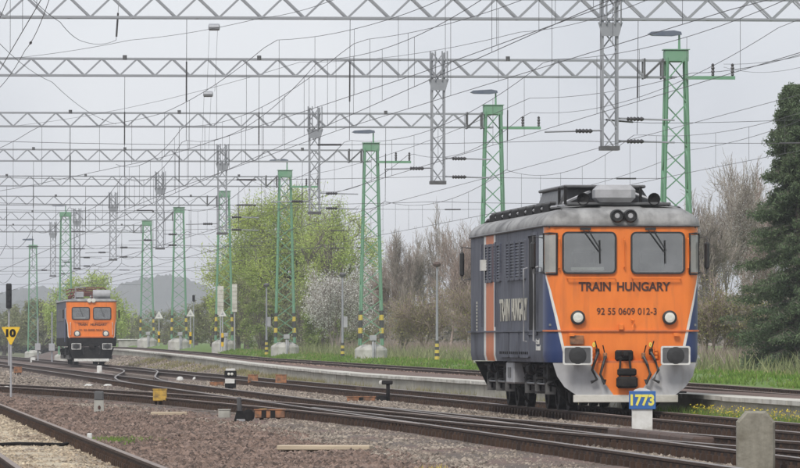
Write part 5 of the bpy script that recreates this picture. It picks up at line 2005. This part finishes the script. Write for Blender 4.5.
# white cones and covers by the rails
for px, py, wp, hp, lab in ((99.5, 374, 5, 8.5, 'upright white marker block in front of the distant locomotive'),
                            (33, 363.5, 5, 6, 'small white marker block left of the distant locomotive'),):
    x, d, z = ground_at(px, py)
    s = d / F
    r_ = thing('marker_block', lab, 'marker', (x, d, z), 0, 'white marker blocks')
    MB().bbox((0, 0, hp * s * .5), (wp * s, .3, hp * s), .03).build('block', M['white'], r_)
    MB().box((0, 0, hp * s * .1), (wp * s * 1.9, .4, hp * s * .22)).build('base', M['white'], r_)
for px, py, wp, hp, lab in ((6.5, 391, 8.5, 5, 'white dome shaped cover beside the rail at the left edge'),
                            (89, 386.5, 9, 2.5, 'flat white cover on the rail left of the black topped post'),
                            (108, 386.5, 9, 2.5, 'flat white cover on the rail right of the black topped post'),
                            (180, 381, 7, 4.5, 'white dome cover left of the small shunting signal'),
                            (197, 380.5, 9, 4, 'white dome cover nearer the small shunting signal')):
    x, d, z = ground_at(px, py, -.2)
    s = d / F
    r_ = thing('rail_cover', lab, 'cover', (x, d, z), 0, 'white covers by the rails')
    MB().lathe([(.5, 0), (.5, .35), (.42, .75), (.25, .95), (.08, 1)], (0, 0, 0), 12).build('dome', M['white'], r_)
    for o in r_.children:
        o.scale = (wp * s, .3, hp * s)
    MB().box((0, 0, .01), (wp * s * 1.1, .34, .04)).build('base_plate', M['concrete'], r_)

# black lever stand, stop lamp on post
x, d, z = ground_at(240, 424)
r_ = thing('point_lever', 'black point lever stand with weight in the gravel left of centre', 'lever', (x, d, z))
MB().plate([(-.13, 0), (.13, 0), (.06, .25), (-.06, .25)], -.12, .12).build('stand', M['black'], r_)
MB().tube([(0, 0, .15), (-.02, -.05, .5)], .045, 6).build('lever', M['dgrey'], r_)
MB().lathe([(.08, -.06), (.12, -.05), (.12, .05), (.08, .06)], (.16, 0, .16), 12, 'y').build('weight', M['black'], r_)
MB().box((.02, -.14, .06), (.16, .04, .07)).build('plate', M['grey'], r_)

x, d, z = ground_at(388, 404)
s = d / F
r_ = thing('buffer_lamp', 'black T shaped point indicator on a short post right of the banded box', 'indicator', (x, d, z))
MB().tube([(0, 0, 0), (0, 0, 20 * s)], .055, 6).build('post', M['black'], r_)
MB().bbox((-.02, 0, 21.5 * s), (11 * s, .18, 4 * s), .02).build('indicator_box', M['black'], r_)
MB().lathe([(.05, 0), (.055, -.03), (.03, -.04)], (-7 * s, -.02, 21.5 * s), 10, 'y').build('lamp', M['white'], r_)
MB().bbox((-.16, 0, .12), (.26, .3, .2), .03).build('drive_box', M['black'], r_)
MB().box((0, 0, .03), (.5, .3, .08)).build('base_plate', M['dgrey'], r_)

# planks on the gravel
for px, py, ln, wd_, rz, lab in ((325, 449, 1.3, .16, -.10, 'long bleached plank lying in the gravel at the bottom'),
                                 (169, 414.5, .75, .14, .04, 'pale plank lying behind the ochre yellow box'),):
    x, d, z = ground_at(px, py, -.19)
    r_ = thing('plank', lab, 'plank', (x, d, z), rz, 'planks lying in the gravel')
    MB().bbox((0, 0, .02), (ln, wd_ * 3, .07), .012).build('board', M['wood'], r_)

# row of dark brown blocks between the rails by the kilometre post
r_ = thing('block_row', 'row of dark brown blocks lying along the rails beside the 1773 post', 'blocks', W(2.98, 94.3, -.2), THETA)
for k in range(8):
    MB().bbox((random.uniform(-.015, .015), .65 + k * 1.3, .11), (.3, 1.2, .22), .025).build('block', M['brownblock'], r_)
r_ = thing('stone_slab', 'small white slab at the right end of the brown block row', 'slab', W(2.0, 97.0, -.2), .1)
MB().bbox((0, 0, .09), (.26, .8, .07), .02).build('slab', M['white'], r_)

# thin striped lamp posts on the bank
for px, yt, yb, lab in ((437, 267, 359.5, 'thin pole with yellow black banded foot in front of the bare shrubs'),
                        (342.5, 277, 359.5, 'thin pole with yellow black banded foot in front of the white blossom'),
                        (266.5, 287, 354.5, 'thin pole with yellow black banded foot left of the willow mast')):
    d = {437: 330.0, 342.5: 375.0, 266.5: 430.0}[px]
    x = PX(px, d)
    g = PZ(yb, d)
    r_ = thing('platform_pole', lab, 'pole', (x, d, g), 0, 'thin poles along the bank')
    hh = PZ(yt, d) - g
    MB().tube([(0, 0, 0), (0, 0, hh)], [.075, .045], 8).build('pole', M['galv'], r_)
    for k in range(6):
        MB().lathe([(.115 - .005 * k, 0), (.112 - .005 * k, .15)], (0, 0, k * .15), 10).build('warning_band', M['faded_yellow' if k % 2 == 0 else 'faded_black'], r_)
    MB().lathe([(.05, 0), (.16, .04), (.19, .14), (.12, .22), (.03, .25)], (0, 0, hh), 10).build('pole_head', M['brownblock'] if px == 437 else M['dgrey'], r_)
    if px != 437:
        MB().bbox((.16, 0, 2.0), (.22, .15, .6), .02).build('cabinet', M['grey'], r_)

# warning triangles on posts and signal posts by the footings
for px, py, d, lab in ((159, 315, 585.0, 'white warning triangle on a post beside the farthest mast'),
                       (190.5, 313, 530.0, 'white warning triangle beside the second farthest mast'),
                       (222.5, 313, 466.0, 'white warning triangle below the two white panels')):
    g = zG(d)
    r_ = thing('warning_triangle', lab, 'sign', (PX(px, d), d, g), 0, 'white warning triangles')
    zc = PZ(py, d) - g
    a = 4.3 / F * d
    t_ = MB().plate([(-a, zc - a * .8), (a, zc - a * .8), (0, zc + a * .95)], -.06, -.03).build('triangle', M['white'], r_)
    MB().plate([(-a * .35, zc - a * .45), (a * .35, zc - a * .45), (0, zc + a * .2)], -.066, -.058).build('inner_mark', M['grey'], t_)
    MB().tube([(0, 0, 0), (0, 0, zc)], .05, 6).build('post', M['grey'], r_)
    for k in range(3):
        MB().lathe([(.09, 0), (.09, .3)], (0, 0, .3 + k * .3), 8).build('warning_band', M['yellow' if k % 2 == 0 else 'black'], r_)
for px, d, lab in ((214, 476.0, 'left of the two tall white panels on the mast'), (236, 473.0, 'right of the two tall white panels beside the mast')):
    pass
d = 474.0
for px, y0, y1, lab in ((220.5, 286, 315, 'tall white slatted panel on the left of the mast beside the bushes'), (234.5, 284, 312, 'narrow white slatted panel to the right of that mast')):
    g = zG(d)
    r_ = thing('white_panel', lab, 'panel', (PX(px, d), d, g), 0, 'white slatted panels')
    zt, zb = PZ(y0, d) - g, PZ(y1, d) - g
    MB().tube([(0, .1, 0), (0, .1, zt)], .05, 6).build('post', M['grey'], r_)
    for k in range(7):
        z0 = zb + (zt - zb) * k / 7
        MB().box((0, 0, z0 + (zt - zb) / 14), (.42 if px < 230 else .34, .05, (zt - zb) / 7 - .02)).build('slat', M['coping'], r_)
# slim signal post near the second mast
d = 528.0
r_ = thing('slim_signal', 'slim dark headed post right of the second farthest mast', 'signal', (PX(192.5, d), d + 3, zG(d)), 0)
MB().tube([(0, 0, 0), (0, 0, PZ(298, d) - zG(d))], .045, 6).build('post', M['galv'], r_)
MB().bbox((0, 0, PZ(298, d) - zG(d)), (.2, .2, .5), .04).build('head', M['black'], r_)
# light hut behind the far platform end
d = 640.0
r_ = thing('small_hut', 'low pale hut behind the far end of the platform', 'hut', (PX(128, d), d, .9), .1)
MB().bbox((0, 0, .25), (1.7, 1.2, .7), .02).build('wall', M['concrete'], r_)
MB().box((0, 0, .64), (1.95, 1.4, .08)).build('roof', M['white'], r_)
# pale pole group at the left, behind the distant locomotive
for px, yt, d, lab in ((52, 312, 470.0, 'thin pale post just left of the distant locomotive'), (38, 318, 500.0, 'thin pale post near the far left mast')):
    r_ = thing('thin_post', lab, 'post', (PX(px, d), d, -.25), 0, 'thin pale posts at the far left')
    MB().tube([(0, 0, 0), (0, 0, PZ(yt, d) + .25)], .06, 6).build('post', M['galv'], r_)
    MB().bbox((0, -.1, 1.2), (.4, .25, .5), .02).build('cabinet', M['grey'], r_)
# cable lying across the sandy track
x, d, z = ground_at(55, 441, -.1)
r_ = thing('track_cable', 'dark cable lying across the sandy track at the lower left', 'cable', (x, d, -.15))
MB().tube([(-1.0, -.8, 0), (-.5, -.4, .02), (.1, 0, 0), (.35, 1.0, .03), (.42, 1.6, .06)], .025, 6).build('sheath', M['black'], r_)
MB().bbox((.42, 1.6, .1), (.07, .15, .08), .01).build('clamp', M['white'], r_)

# ------------------------------------------------------------------ haze: damp air between here and the hills
hm = bpy.data.materials.new('haze_air')
hm.use_nodes = True
ht = hm.node_tree
ht.nodes.clear()
ho = ht.nodes.new('ShaderNodeOutputMaterial')
hv = ht.nodes.new('ShaderNodeVolumePrincipled')
hv.inputs['Color'].default_value = (0.93, 0.95, 0.99, 1)
hv.inputs['Density'].default_value = 0.0002
hv.inputs['Anisotropy'].default_value = 0.0
ht.links.new(hv.outputs[0], ho.inputs['Volume'])
hz_ = MB().box((0, 2000, 32), (19000, 15000, 68)).build('haze', hm)
tag(hz_, 'thin pale damp haze that fades the far hills', 'haze', kind='stuff')
